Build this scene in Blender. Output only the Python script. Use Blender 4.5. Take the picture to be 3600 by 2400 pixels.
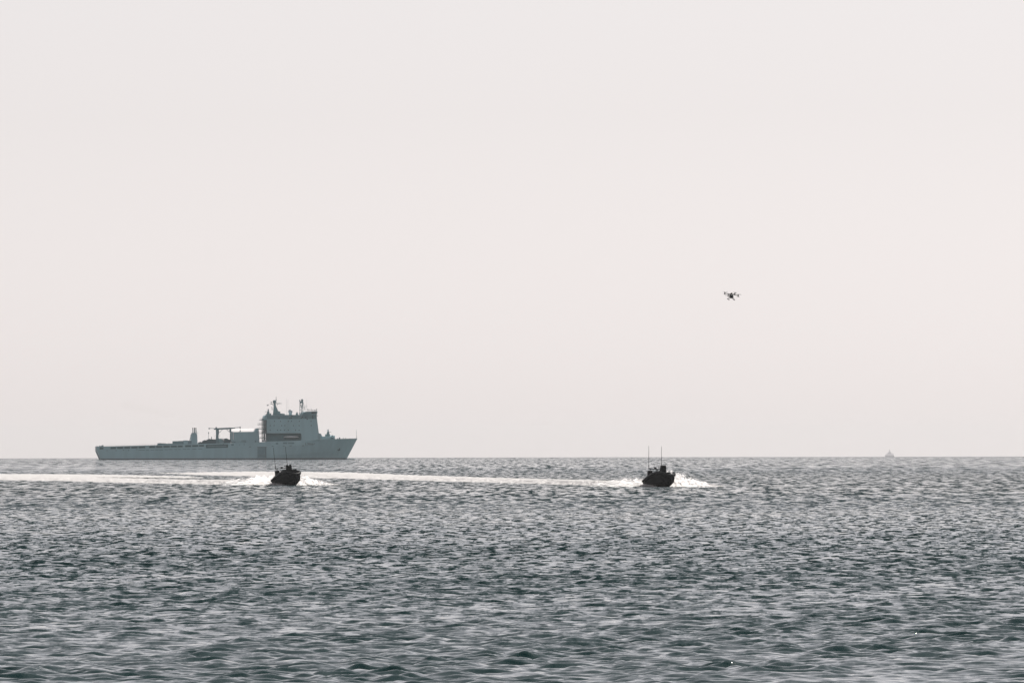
import bpy, bmesh, math, random
import numpy as np
from mathutils import Vector, Matrix

random.seed(7)
for o in list(bpy.data.objects):
    bpy.data.objects.remove(o)
scene = bpy.context.scene
R_EARTH = 7.4e6          # effective earth radius with refraction
EYE = 9.1                # camera height above the sea
FOC = 400.0              # mm on a 36 mm wide sensor
ALPHA = 36.0 / FOC / 3600.0
PITCH = 0.00861
ROLL = 0.00185

# ------------------------------------------------------------------ camera
cam_d = bpy.data.cameras.new('camera')
cam_d.sensor_fit = 'HORIZONTAL'
cam_d.sensor_width = 36.0
cam_d.lens = FOC
cam_d.clip_start = 1.0
cam_d.clip_end = 120000.0
cam = bpy.data.objects.new('camera', cam_d)
scene.collection.objects.link(cam)
scene.camera = cam
Fw = Vector((0, math.cos(PITCH), math.sin(PITCH)))
Uw = Vector((0, -math.sin(PITCH), math.cos(PITCH)))
Xw = Vector((1, 0, 0))
camR = Xw * math.cos(ROLL) - Uw * math.sin(ROLL)
camU = Xw * math.sin(ROLL) + Uw * math.cos(ROLL)
M = Matrix.Identity(4)
for i in range(3):
    M[i][0] = camR[i]; M[i][1] = camU[i]; M[i][2] = -Fw[i]
M[0][3], M[1][3], M[2][3] = 0, 0, EYE
cam.matrix_world = M

# ------------------------------------------------------------------ world, sun, exposure
SUN_EL, SUN_AZ = math.radians(51), math.radians(41)      # azimuth to the right of the view
world = bpy.data.worlds.new('World')
scene.world = world
world.use_nodes = True
nt = world.node_tree
nt.nodes.clear()
sky = nt.nodes.new('ShaderNodeTexSky')
sky.sky_type = 'NISHITA'
sky.sun_disc = False
sky.sun_elevation = SUN_EL
sky.sun_rotation = SUN_AZ
sky.altitude = 0
sky.air_density = 1.0
sky.dust_density = 0.4
sky.ozone_density = 1.0
hs = nt.nodes.new('ShaderNodeHueSaturation')
hs.inputs['Saturation'].default_value = 0.14
tint = nt.nodes.new('ShaderNodeMix'); tint.data_type = 'RGBA'; tint.blend_type = 'MULTIPLY'
tint.inputs[0].default_value = 1.0
tint.inputs[7].default_value = (1.0, 0.948, 0.968, 1)
bg = nt.nodes.new('ShaderNodeBackground')
bg.inputs['Strength'].default_value = 0.1065
wo = nt.nodes.new('ShaderNodeOutputWorld')
nt.links.new(sky.outputs[0], hs.inputs['Color'])
nt.links.new(hs.outputs[0], tint.inputs[6])
nt.links.new(tint.outputs[2], bg.inputs['Color'])
nt.links.new(bg.outputs[0], wo.inputs['Surface'])

sun_d = bpy.data.lights.new('sun', 'SUN')
sun_d.energy = 5.0
sun_d.angle = math.radians(0.5)
sun_d.color = (1.0, 0.95, 0.9)
sun = bpy.data.objects.new('sun', sun_d)
scene.collection.objects.link(sun)
sdir = Vector((math.sin(SUN_AZ) * math.cos(SUN_EL), math.cos(SUN_AZ) * math.cos(SUN_EL), math.sin(SUN_EL)))
sun.rotation_euler = (-sdir).to_track_quat('-Z', 'Y').to_euler()
sun.location = (0, 0, 200)

scene.view_settings.view_transform = 'Standard'
scene.view_settings.look = 'None'
scene.view_settings.exposure = 0.0
scene.view_settings.gamma = 1.0
scene.view_settings.use_curve_mapping = False
scene.render.engine = 'CYCLES'
scene.cycles.volume_bounces = 1
scene.cycles.max_bounces = 14
scene.cycles.diffuse_bounces = 12
scene.cycles.transmission_bounces = 12
scene.cycles.glossy_bounces = 4

# ------------------------------------------------------------------ helpers
C = scene.collection

def ray(px, py):
    """direction of a photograph pixel (3600 x 2400)"""
    return (Fw + camR * ((px - 1800) * ALPHA) - camU * ((py - 1200) * ALPHA)).normalized()

def on_sea(px, py):
    d = ray(px, py)
    # EYE + t dz + (t^2 dh^2)/(2R) = 0
    dh2 = d.x * d.x + d.y * d.y
    a = dh2 / (2 * R_EARTH); b = d.z; c = EYE
    disc = max(0.0, b * b - 4 * a * c)
    t = (-b - math.sqrt(disc)) / (2 * a)
    return Vector((d.x * t, d.y * t, -(d.x ** 2 + d.y ** 2) * t * t / (2 * R_EARTH)))

def at_dist(px, py, dist):
    return Vector((0, 0, EYE)) + ray(px, py) * dist

def curve_z(x, y):
    return -(x * x + y * y) / (2 * R_EARTH)

def tag(o, label=None, cat=None, group=None, kind=None):
    if label: o['label'] = label
    if cat: o['category'] = cat
    if group: o['group'] = group
    if kind: o['kind'] = kind
    return o

def empty(name, loc=(0, 0, 0), rot=(0, 0, 0)):
    o = bpy.data.objects.new(name, None)
    o.empty_display_size = 1.0
    C.objects.link(o)
    o.location = loc; o.rotation_euler = rot
    return o

def copy_tree(o, parent=None):
    c = o.copy()
    C.objects.link(c)
    c.parent = parent
    for ch in list(o.children):
        copy_tree(ch, c)
    return c

class MB:
    def __init__(s):
        s.v = []; s.f = []; s.m = []
    def add(s, vs, fs, mi=0):
        b = len(s.v)
        s.v += [tuple(p) for p in vs]
        s.f += [tuple(i + b for i in f) for f in fs]
        s.m += [mi] * len(fs)
        return s
    def box(s, c, d, rot=None, mi=0, taper=1.0):
        vs = []
        for z in (-.5, .5):
            k = taper if z > 0 else 1.0
            for x, y in ((-.5, -.5), (.5, -.5), (.5, .5), (-.5, .5)):
                p = Vector((x * d[0] * k, y * d[1] * k, z * d[2]))
                if rot: p = rot @ p
                vs.append(p + Vector(c))
        return s.add(vs, [(3, 2, 1, 0), (4, 5, 6, 7), (0, 1, 5, 4), (1, 2, 6, 5), (2, 3, 7, 6), (3, 0, 4, 7)], mi)
    def prism(s, poly, y0, y1, mi=0):
        """poly of (x,z) extruded along y"""
        n = len(poly)
        vs = [(x, y0, z) for x, z in poly] + [(x, y1, z) for x, z in poly]
        fs = [tuple(range(n)), tuple(range(2 * n - 1, n - 1, -1))]
        fs += [(i, i + n, (i + 1) % n + n, (i + 1) % n) for i in range(n)]
        return s.add(vs, fs, mi)
    def tube(s, p0, p1, r0, r1=None, n=8, mi=0):
        if r1 is None: r1 = r0
        p0 = Vector(p0); p1 = Vector(p1)
        d = (p1 - p0).normalized()
        u = d.orthogonal().normalized(); w = d.cross(u)
        vs = []
        for p, r in ((p0, r0), (p1, r1)):
            for i in range(n):
                a = 2 * math.pi * i / n
                vs.append(p + u * (r * math.cos(a)) + w * (r * math.sin(a)))
        fs = [(i, (i + 1) % n, (i + 1) % n + n, i + n) for i in range(n)]
        fs += [tuple(range(n - 1, -1, -1)), tuple(range(n, 2 * n))]
        return s.add(vs, fs, mi)
    def path(s, pts, r, n=8, mi=0):
        for a, b in zip(pts[:-1], pts[1:]):
            s.tube(a, b, r if not isinstance(r, (list, tuple)) else r[0], None, n, mi)
        return s
    def lathe(s, prof, c=(0, 0, 0), n=16, mi=0):
        """prof of (r, z)"""
        vs = []; fs = []
        c = Vector(c)
        for r, z in prof:
            for i in range(n):
                a = 2 * math.pi * i / n
                vs.append(c + Vector((r * math.cos(a), r * math.sin(a), z)))
        for k in range(len(prof) - 1):
            for i in range(n):
                j = (i + 1) % n
                fs.append((k * n + i, k * n + j, (k + 1) * n + j, (k + 1) * n + i))
        fs.append(tuple(range(n - 1, -1, -1)))
        fs.append(tuple(range((len(prof) - 1) * n, len(prof) * n)))
        return s.add(vs, fs, mi)
    def ball(s, c, r, sz=1.0, n=14, mi=0):
        prof = []
        for k in range(9):
            a = -math.pi / 2 + math.pi * k / 8
            prof.append((max(1e-3, r * math.cos(a)), r * sz * math.sin(a)))
        return s.lathe(prof, c, n, mi)
    def mesh(s, name, mats, smooth=False):
        me = bpy.data.meshes.new(name)
        me.from_pydata(s.v, [], s.f)
        if not isinstance(mats, (list, tuple)): mats = [mats]
        for m in mats: me.materials.append(m)
        me.polygons.foreach_set('material_index', s.m)
        if smooth:
            me.polygons.foreach_set('use_smooth', [True] * len(s.f))
        bm = bmesh.new(); bm.from_mesh(me)
        bmesh.ops.recalc_face_normals(bm, faces=bm.faces)
        bm.to_mesh(me); bm.free()
        me.update()
        if smooth:
            try: me.set_sharp_from_angle(angle=math.radians(40))
            except Exception: pass
        return me
    def build(s, name, mats, parent=None, smooth=False):
        o = bpy.data.objects.new(name, s.mesh(name, mats, smooth))
        C.objects.link(o)
        if parent: o.parent = parent
        return o

def build_each(mb, name, m, parent, smooth=False):
    """every separate piece of the builder becomes a part of its own"""
    n = len(mb.v); par = list(range(n))
    def find(a):
        while par[a] != a:
            par[a] = par[par[a]]; a = par[a]
        return a
    for f in mb.f:
        r = find(f[0])
        for k in f[1:]: par[find(k)] = r
    groups = {}
    for f in mb.f: groups.setdefault(find(f[0]), []).append(f)
    for fs in groups.values():
        ids = sorted({i for f in fs for i in f}); mp = {a: b for b, a in enumerate(ids)}
        q = MB(); q.add([mb.v[i] for i in ids], [tuple(mp[i] for i in f) for f in fs])
        q.build(name, m, parent, smooth)

def mat(name, col, rough=0.6, var=0.12, scale=0.3, metallic=0.0, streak=False, translucent=0.0, spec=0.5):
    m = bpy.data.materials.new(name)
    m.use_nodes = True
    t = m.node_tree
    b = t.nodes['Principled BSDF']
    b.inputs['Roughness'].default_value = rough
    b.inputs['Metallic'].default_value = metallic
    b.inputs['Specular IOR Level'].default_value = spec
    tc = t.nodes.new('ShaderNodeTexCoord')
    mp = t.nodes.new('ShaderNodeMapping')
    if streak: mp.inputs['Scale'].default_value = (1, 1, 0.12)
    nz = t.nodes.new('ShaderNodeTexNoise')
    nz.inputs['Scale'].default_value = scale
    nz.inputs['Detail'].default_value = 6
    rp = t.nodes.new('ShaderNodeValToRGB')
    rp.color_ramp.elements[0].position = 0.3
    rp.color_ramp.elements[1].position = 0.7
    rp.color_ramp.elements[0].color = tuple(c * (1 - var) for c in col) + (1,)
    rp.color_ramp.elements[1].color = tuple(min(1, c * (1 + var)) for c in col) + (1,)
    t.links.new(tc.outputs['Object'], mp.inputs[0])
    t.links.new(mp.outputs[0], nz.inputs['Vector'])
    t.links.new(nz.outputs['Fac'], rp.inputs[0])
    t.links.new(rp.outputs[0], b.inputs['Base Color'])
    if translucent > 0:
        tr = t.nodes.new('ShaderNodeBsdfTranslucent')
        t.links.new(rp.outputs[0], tr.inputs['Color'])
        mx = t.nodes.new('ShaderNodeMixShader')
        mx.inputs[0].default_value = translucent
        t.links.new(b.outputs[0], mx.inputs[1])
        t.links.new(tr.outputs[0], mx.inputs[2])
        t.links.new(mx.outputs[0], t.nodes['Material Output'].inputs['Surface'])
    return m

# ------------------------------------------------------------------ the sea
rngw = np.random.default_rng(11)
NW = 96
lam = np.exp(np.linspace(math.log(0.42), math.log(9.0), NW)) * rngw.uniform(0.97, 1.03, NW)
kk = 2 * np.pi / lam
wdir = math.radians(-68) + rngw.normal(0, 0.62, NW)          # mostly running towards the camera
kx = kk * np.cos(wdir); ky = kk * np.sin(wdir)
# slope share per component: flat for short chop, falling off past the peak
share = np.where(lam < 2.1, np.clip((lam / 1.1) ** 1.3, 0, 1), np.exp(-((np.log(lam / 2.1)) / 0.5) ** 2))
MSS = 0.228 ** 2
share = share / share.sum() * MSS
amp = np.sqrt(2 * share) / kk
phs = rngw.uniform(0, 2 * np.pi, NW)
CHOP = 0.9

def waves(x, y, spacing):
    """height and choppy shift of the sea at points (metres); spacing = local mesh size"""
    h = np.zeros_like(x); dx = np.zeros_like(x); dy = np.zeros_like(x); lost = np.zeros_like(x)
    gust = 1.0 + 0.28 * np.sin(x * 0.31 + y * 0.043 + 0.7) * np.sin(y * 0.11 - x * 0.12) + 0.22 * np.sin(x * 0.083 - y * 0.027 + 2.0)
    for i in range(NW):
        w = np.clip((lam[i] / spacing - 2.2) / 2.0, 0, 1)
        if not w.any():
            lost += share[i]; continue
        ph = kx[i] * x + ky[i] * y + phs[i]
        aw = amp[i] * w * gust
        h += aw * np.cos(ph)
        sn = aw * np.sin(ph)
        dx -= CHOP * kx[i] / kk[i] * sn
        dy -= CHOP * ky[i] / kk[i] * sn
        lost += share[i] * (1 - w * w)
    return h, dx, dy, lost

def spacing_at(r):
    r = np.asarray(r, dtype=np.float64)
    s = np.where(r < 395, np.maximum(0.25, 0.02 * (400 - r) + 0.25), 0.20 * r / 425)
    s1 = 0.20 * 900 / 425
    return np.where(r > 900, s1 * (r / 900) ** 2.1, s)

rows = [4.0]
while rows[-1] < 48000:
    r = rows[-1]
    if r < 395: st = max(0.25, 0.03 * (400 - r) + 0.25) if r > 60 else max(2.0, r * 0.3)
    elif r < 14000: st = float(spacing_at(r))
    else: st = r * 0.06
    rows.append(r + st)
rows = np.array(rows)
th = list(np.arange(-0.0504, 0.0505, 0.00036))
stp = 0.00036; a = th[-1]
side = []
while a < math.pi - 0.12:
    stp *= 1.17; stp = min(stp, 0.12); a += stp; side.append(a)
side = [s for s in side if s < math.pi - 0.02] + [math.pi]
th = np.array([-s for s in side[::-1][1:]] + th + side)      # one seam at pi
NT, NR = len(th), len(rows)
RR, TT = np.meshgrid(rows, th, indexing='ij')
dth = np.gradient(th)
SP = np.maximum(spacing_at(RR), np.abs(RR * dth[None, :]) * 0.8)
X = (RR * np.sin(TT)).ravel(); Y = (RR * np.cos(TT)).ravel()
H, DX, DY, LOST = waves(X, Y, SP.ravel())
SLOPE0 = np.sqrt(np.maximum(LOST, 0))
co = np.empty((NR * NT + 1, 3))
co[:-1, 0] = X + DX; co[:-1, 1] = Y + DY
co[:-1, 2] = H - (X * X + Y * Y) / (2 * R_EARTH)
co[-1] = (0, 0, 0)
ii, jj = np.meshgrid(np.arange(NR - 1), np.arange(NT), indexing='ij')
j2 = (jj + 1) % NT
q = np.stack([ii * NT + jj, ii * NT + j2, (ii + 1) * NT + j2, (ii + 1) * NT + jj], -1).reshape(-1, 4)[:, ::-1]
cent = np.stack([np.full(NT, NR * NT), np.arange(NT), (np.arange(NT) + 1) % NT], -1)[:, ::-1]

def np_mesh(name, co, quads, tris=None):
    me = bpy.data.meshes.new(name)
    nq = len(quads); ntri = 0 if tris is None else len(tris)
    me.vertices.add(len(co))
    me.vertices.foreach_set('co', np.ascontiguousarray(co, dtype=np.float32).ravel())
    loops = np.ascontiguousarray(quads, dtype=np.int32).ravel()
    if ntri: loops = np.concatenate([loops, np.asarray(tris, dtype=np.int32).ravel()])
    me.loops.add(len(loops))
    me.loops.foreach_set('vertex_index', loops)
    me.polygons.add(nq + ntri)
    starts = np.concatenate([np.arange(nq) * 4, nq * 4 + np.arange(ntri) * 3]).astype(np.int32)
    me.polygons.foreach_set('loop_start', starts)
    me.polygons.foreach_set('use_smooth', np.ones(nq + ntri, dtype=bool))
    me.update(calc_edges=True)
    me.validate()
    return me

sea_me = np_mesh('sea', co, q, cent)
at = sea_me.attributes.new('lost_slope', 'FLOAT', 'POINT')
at.data.foreach_set('value', np.append(SLOPE0, 0.1).astype(np.float32))
def path_world(pts, step=4.0):
    P = np.array([[on_sea(x, y).x, on_sea(x, y).y] for x, y in pts])
    out = [P[0]]
    n = len(P)
    for i in range(n - 1):
        p0 = P[max(0, i - 1)]; p1 = P[i]; p2 = P[i + 1]; p3 = P[min(n - 1, i + 2)]
        m = max(2, int(np.hypot(*(p2 - p1)) / step))
        for k in range(1, m + 1):
            u = k / m
            out.append(0.5 * ((2 * p1) + (p2 - p0) * u + (2 * p0 - 5 * p1 + 4 * p2 - p3) * u * u + (3 * p1 - p0 - 3 * p2 + p3) * u ** 3))
    return np.array(out)

def slick(pts, w0, w1, strength):
    P = path_world(pts, 25.0)
    W = np.linspace(w0, w1, len(P))
    lo = P.min(0) - 200; hi = P.max(0) + 200
    sel = np.where((X > lo[0]) & (X < hi[0]) & (Y > lo[1]) & (Y < hi[1]))[0]
    res = np.zeros_like(X)
    xx, yy = X[sel], Y[sel]; best = np.full(len(sel), 9.0)
    for p, w in zip(P, W):
        best = np.minimum(best, np.sqrt((xx - p[0]) ** 2 + ((yy - p[1]) / 1.6) ** 2) / w)
    nz = 0.5 + 0.25 * np.sin(xx * 0.11 + yy * 0.021) + 0.25 * np.sin(xx * 0.043 - yy * 0.013 + 1.3)
    res[sel] = np.clip(1.25 - best * 1.1, 0, 1) * strength * (0.6 + 0.4 * nz)
    return res
CALM = np.zeros_like(X)
for args in (([(2260, 1706), (2000, 1699), (1700, 1689), (1400, 1679), (1200, 1672.5), (1050, 1667), (900, 1660), (700, 1652), (450, 1645), (250, 1641)], 14, 60, 0.75),
             ([(945, 1702), (750, 1699), (560, 1694), (420, 1689), (250, 1685), (0, 1682), (-250, 1679)], 12, 30, 0.8),
             ([(480, 1678), (300, 1674), (100, 1670), (-150, 1666)], 24, 45, 0.85),
             ([(600, 1658), (300, 1657), (0, 1656), (-300, 1655)], 30, 70, 0.7),
             ([(700, 1634), (300, 1633), (-200, 1644)], 30, 70, 0.35)):
    CALM = np.maximum(CALM, slick(*args))
def band(r, a, b, c, d):
    return np.clip((r - a) / max(1e-6, b - a), 0, 1) * np.clip((d - r) / max(1e-6, d - c), 0, 1)
for nme, bb in (('crest_near', (380, 950, 1400, 2000)), ('crest_mid', (1400, 2000, 3000, 4200)), ('crest_far', (3000, 4200, 90000, 91000))):
    at = sea_me.attributes.new(nme, 'FLOAT', 'POINT')
    at.data.foreach_set('value', np.append(band(RR.ravel(), *bb) * (1 - CALM), 0).astype(np.float32))
sea = bpy.data.objects.new('sea', sea_me)
C.objects.link(sea)
tag(sea, kind='structure')

def water_material():
    m = bpy.data.materials.new('sea_water'); m.use_nodes = True
    t = m.node_tree; L = t.links
    b = t.nodes['Principled BSDF']
    b.inputs['Base Color'].default_value = (0.0, 0.021, 0.0205, 1)
    b.inputs['Roughness'].default_value = 0.04
    b.inputs['IOR'].default_value = 1.34
    geo = t.nodes.new('ShaderNodeNewGeometry')
    att = t.nodes.new('ShaderNodeAttribute'); att.attribute_name = 'lost_slope'
    acc = None
    def slope_layer(scale, detail, sx, sy, strength_socket=None, strength=0.1, off=0.0):
        mp = t.nodes.new('ShaderNodeMapping')
        mp.inputs['Scale'].default_value = (sx, sy, 1)
        mp.inputs['Location'].default_value = (off, off * 1.7, 0)
        mp.inputs['Rotation'].default_value = (0, 0, 0.35)
        L.new(geo.outputs['Position'], mp.inputs[0])
        nz = t.nodes.new('ShaderNodeTexNoise')
        nz.inputs['Scale'].default_value = scale
        nz.inputs['Detail'].default_value = detail
        nz.inputs['Roughness'].default_value = 0.6
        L.new(mp.outputs[0], nz.inputs['Vector'])
        sb = t.nodes.new('ShaderNodeVectorMath'); sb.operation = 'SUBTRACT'
        sb.inputs[1].default_value = (0.5, 0.5, 0.5)
        L.new(nz.outputs['Color'], sb.inputs[0])
        ml = t.nodes.new('ShaderNodeVectorMath'); ml.operation = 'MULTIPLY'
        ml.inputs[1].default_value = (1, 1, 0)
        L.new(sb.outputs[0], ml.inputs[0])
        sc = t.nodes.new('ShaderNodeVectorMath'); sc.operation = 'SCALE'
        L.new(ml.outputs[0], sc.inputs[0])
        if strength_socket is not None: L.new(strength_socket, sc.inputs['Scale'])
        else: sc.inputs['Scale'].default_value = strength
        return sc.outputs[0]
    mul = t.nodes.new('ShaderNodeMath'); mul.operation = 'MULTIPLY'; mul.inputs[1].default_value = 3.0
    L.new(att.outputs['Fac'], mul.inputs[0])
    total = None
    def add(sock):
        nonlocal total
        if total is None: total = sock; return
        ad = t.nodes.new('ShaderNodeVectorMath'); ad.operation = 'ADD'
        L.new(total, ad.inputs[0]); L.new(sock, ad.inputs[1]); total = ad.outputs[0]
    add(slope_layer(3.6, 2, 1.0, 0.8, None, 0.08))
    add(slope_layer(0.9, 3, 1.0, 0.45, mul.outputs[0], 0.1, 31.0))
    # far off only the steep shoreward faces of the crests show: rows of crests, coarser with distance
    for k, (lx, ly, att_n) in enumerate(((0.62, 3.5, 'crest_near'), (0.75, 14.0, 'crest_mid'), (1.1, 60.0, 'crest_far'))):
        mp = t.nodes.new('ShaderNodeMapping')
        mp.inputs['Scale'].default_value = (1 / lx, 1 / ly, 1)
        mp.inputs['Location'].default_value = (17.0 * k, 5.0 * k, 3.0 * k)
        L.new(geo.outputs['Position'], mp.inputs[0])
        nz = t.nodes.new('ShaderNodeTexNoise')
        nz.inputs['Scale'].default_value = 0.5
        nz.inputs['Detail'].default_value = 5
        nz.inputs['Roughness'].default_value = 0.62
        L.new(mp.outputs[0], nz.inputs['Vector'])
        mr = t.nodes.new('ShaderNodeMapRange')
        mr.inputs['From Min'].default_value = (0.485, 0.46, 0.485)[k]; mr.inputs['From Max'].default_value = (0.64, 0.63, 0.69)[k]
        mr.inputs['To Min'].default_value = 0.0; mr.inputs['To Max'].default_value = -0.85
        L.new(nz.outputs['Fac'], mr.inputs['Value'])
        aw = t.nodes.new('ShaderNodeAttribute'); aw.attribute_name = att_n
        ml = t.nodes.new('ShaderNodeMath'); ml.operation = 'MULTIPLY'
        L.new(mr.outputs[0], ml.inputs[0]); L.new(aw.outputs['Fac'], ml.inputs[1])
        cb = t.nodes.new('ShaderNodeCombineXYZ')
        L.new(ml.outputs[0], cb.inputs['Y'])
        add(cb.outputs[0])
    class ad: outputs = [total]
    ad2 = t.nodes.new('ShaderNodeVectorMath'); ad2.operation = 'ADD'
    L.new(geo.outputs['Normal'], ad2.inputs[0]); L.new(ad.outputs[0], ad2.inputs[1])
    nm = t.nodes.new('ShaderNodeVectorMath'); nm.operation = 'NORMALIZE'
    L.new(ad2.outputs[0], nm.inputs[0])
    L.new(nm.outputs[0], b.inputs['Normal'])
    return m
sea_me.materials.append(water_material())

# ------------------------------------------------------------------ haze
DENS = 1.05e-5
hz = MB().box((0, 0, -70), (100000, 100000, 270))
hm = bpy.data.materials.new('sea_haze'); hm.use_nodes = True
ht = hm.node_tree; ht.nodes.clear()
pv = ht.nodes.new('ShaderNodeVolumePrincipled')
pv.inputs['Color'].default_value = (0.99, 0.985, 0.985, 1)
pv.inputs['Density'].default_value = DENS
pv.inputs['Anisotropy'].default_value = 0.35
ho = ht.nodes.new('ShaderNodeOutputMaterial')
ht.links.new(pv.outputs[0], ho.inputs['Volume'])
haze = hz.build('haze', hm)
tag(haze, kind='stuff')

# ------------------------------------------------------------------ materials
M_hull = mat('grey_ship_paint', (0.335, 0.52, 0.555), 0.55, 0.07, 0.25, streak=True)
M_hull_d = mat('dark_grey_ship_paint', (0.16, 0.28, 0.31), 0.6, 0.08, 0.4)
M_boot = mat('boot_topping_paint', (0.09, 0.13, 0.14), 0.6, 0.1, 0.3)
M_recess = mat('painted_bay_shade', (0.125, 0.25, 0.275), 0.7, 0.1, 0.5)  # darker than the hull: shade of the recesses put into the colour
M_mast = mat('mast_grey_paint', (0.12, 0.20, 0.215), 0.6, 0.08, 0.5)
M_deck = mat('deck_paint', (0.13, 0.16, 0.165), 0.8, 0.1, 0.5)
M_canvas = mat('pale_shelter_fabric', (0.75, 0.73, 0.72), 0.9, 0.04, 0.3)
M_canvas_w = mat('grey_shelter_wall', (0.335, 0.505, 0.535), 0.9, 0.04, 0.3)
M_dome = mat('pale_radome', (0.42, 0.44, 0.46), 0.5, 0.04, 0.6)
M_soot = mat('sooty_pipe', (0.025, 0.03, 0.03), 0.8, 0.2, 1.0)
M_window = mat('dark_window', (0.04, 0.06, 0.065), 0.25, 0.1, 1.0)
M_number = mat('pennant_number_paint', (0.10, 0.135, 0.145), 0.6, 0.05, 1.0)
M_tarp = mat('dark_tarpaulin', (0.06, 0.12, 0.135), 0.85, 0.15, 0.8)
M_white = mat('white_lifeboat_shell', (0.62, 0.64, 0.64), 0.4, 0.04, 0.5)
M_orange = mat('flag_cloth', (0.10, 0.12, 0.13), 0.9, 0.3, 2.0)
M_far = mat('haze_pale_far_ship', (0.84, 0.83, 0.83), 0.6, 0.03, 0.1)  # near-white, part of the haze fading put into the colour
M_black = mat('black_boat_paint', (0.007, 0.009, 0.010), 0.6, 0.2, 2.0, spec=0.08)
M_rubber = mat('black_collar_rubber', (0.009, 0.011, 0.012), 0.5, 0.25, 3.0, spec=0.15)
M_cloth = mat('dark_drab_clothing', (0.015, 0.017, 0.016), 0.9, 0.25, 6.0)
M_skin = mat('skin', (0.30, 0.19, 0.14), 0.6, 0.08, 8.0)
M_drone = mat('black_carbon_shell', (0.012, 0.012, 0.013), 0.35, 0.2, 6.0)
M_drone_box = mat('dark_teal_case', (0.014, 0.022, 0.025), 0.5, 0.2, 5.0)
M_drone_red = mat('red_brown_canopy', (0.10, 0.055, 0.05), 0.4, 0.2, 5.0)
M_lens = mat('pale_lens', (0.55, 0.6, 0.6), 0.15, 0.05, 5.0)
M_foam = mat('white_foam', (0.88, 0.86, 0.84), 0.9, 0.05, 0.6, translucent=0.35, spec=0.1)
M_spray = mat('white_spray', (0.975, 0.96, 0.95), 1.0, 0.01, 0.6, translucent=0.85, spec=0.0)

# ------------------------------------------------------------------ the big grey ship
SHIP_D = 7600.0
SC = ALPHA * SHIP_D                                     # metres per photograph pixel at the ship
def ywl(px): return 1614.3 - 0.00185 * (px - 345)
def sx(px): return (px - 331) * SC
def szp(px, py): return (ywl(px) - py) * SC
def S(px, py): return (sx(px), szp(px, py))
YAW = math.radians(4.0)
p_st = on_sea(345, 1614.3)
dir_st = Vector((ray(345, 1614.3).x, ray(345, 1614.3).y, 0)).normalized()
base = dir_st * SHIP_D
base.x -= 14 * SC
ship = empty('auxiliary_ship', (base.x + 0.9, base.y + 13.0, curve_z(base.x, base.y) - 0.0), (0, 0, YAW))
tag(ship, 'large grey naval support ship with tall bridge block lying broadside on the horizon', 'ship')
HB = 13.0

# hull: columns along x, levels up the side, openings left out of the upper strake
openings = [(145, 207), (325, 415), (435, 535), (553, 650), (668, 770), (790, 898), (963, 1065), (1080, 1182),
            (1200, 1305), (1318, 1420), (1438, 1518), (1558, 1658), (1675, 1778), (1790, 1870)]
openings = [(310 + a / 4.704, 310 + b / 4.704) for a, b in openings]
LONG = (714.5, 792.0)
def interp(x, pts):
    xs = [p[0] for p in pts]; ys = [p[1] for p in pts]
    return float(np.interp(x, xs, ys))
top_y = [(331, 1567.3), (355, 1567.6), (544, 1562.5), (597, 1560), (714, 1557.5), (790, 1555.5), (905, 1552.3), (1060, 1547), (1122, 1543), (1175, 1541), (1252, 1539.2)]
def y_top(px): return interp(px, top_y)
def y_z1(px): return 1576.3 - (px - 389) * 0.0264
def y_z2(px): return 1569.6 - (px - 389) * 0.0252
cols = set([331.0, LONG[0], LONG[1], 1252.0])
for a_, b_ in openings: cols.update((a_, b_))
for k in range(47): cols.add(331 + k * 921 / 46.0)
cols = sorted(cols)
def stern_x(z):      # stern profile shift in metres at height z
    return 0.0 if z > 5.7 else (5.7 - z) / 5.7 * 2.5
def stem_x(z):       # how far the stem is cut back below the bow tip
    zt = szp(1252, 1539.2)
    return max(0.0, (zt - z) / zt * (39 * SC)) if z > 0 else 39 * SC
LEN = sx(1252)
def half_beam(x, z):
    s = x / LEN
    zt = szp(1252, 1539.2)
    f = min(1.0, max(0.0, z / zt))
    p = 0.40 - 0.20 * (f ** 0.7)
    if z < 0: p = 0.42
    u = (1 - s) / p
    hb = HB if u >= 1 else HB * (1 - (1 - u) ** 2.0) ** 0.75
    if z < 0: hb *= 1 + z / 5.0 * 0.25
    if s > 0.55 and z < 5.0:                        # knuckle: the lower bow is drawn in
        hb *= 1 - 0.05 * min(1, (s - 0.55) / 0.25) * (1 - max(0, z) / 5.0)
    return max(0.05, hb)
def hull_pt(px, z, sgn):
    s = (px - 331) / 921.0
    x0 = stern_x(z); x1 = LEN - stem_x(z)
    x = x0 + (x1 - x0) * (s if s > 0 else 0)
    # aft of midships keep the columns upright
    w = min(1, max(0, (s - 0.55) / 0.3)); w = w * w * (3 - 2 * w)
    xv = max(x0, sx(px)) if s < 0.9 else x
    x = xv * (1 - w) + x * w
    return Vector((x, sgn * half_beam(s * LEN, z), z))
mb = MB()
NL = 9
def levels(px):
    zt = szp(px, y_top(px))
    z1 = szp(px, y_z1(px)); z2 = szp(px, y_z2(px))
    z2 = min(z2, zt - 0.6); z1 = min(z1, z2 - 0.8)
    zA = z1 - 6.0 * SC
    kn = interp(px, [(331, 3.2), (1000, 3.0), (1100, 3.9), (1180, 5.6), (1252, 6.4)])
    return [-5.0, 0.0, 0.85, min(kn, zA - 0.7), zA, z1, z2, zt]
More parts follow.
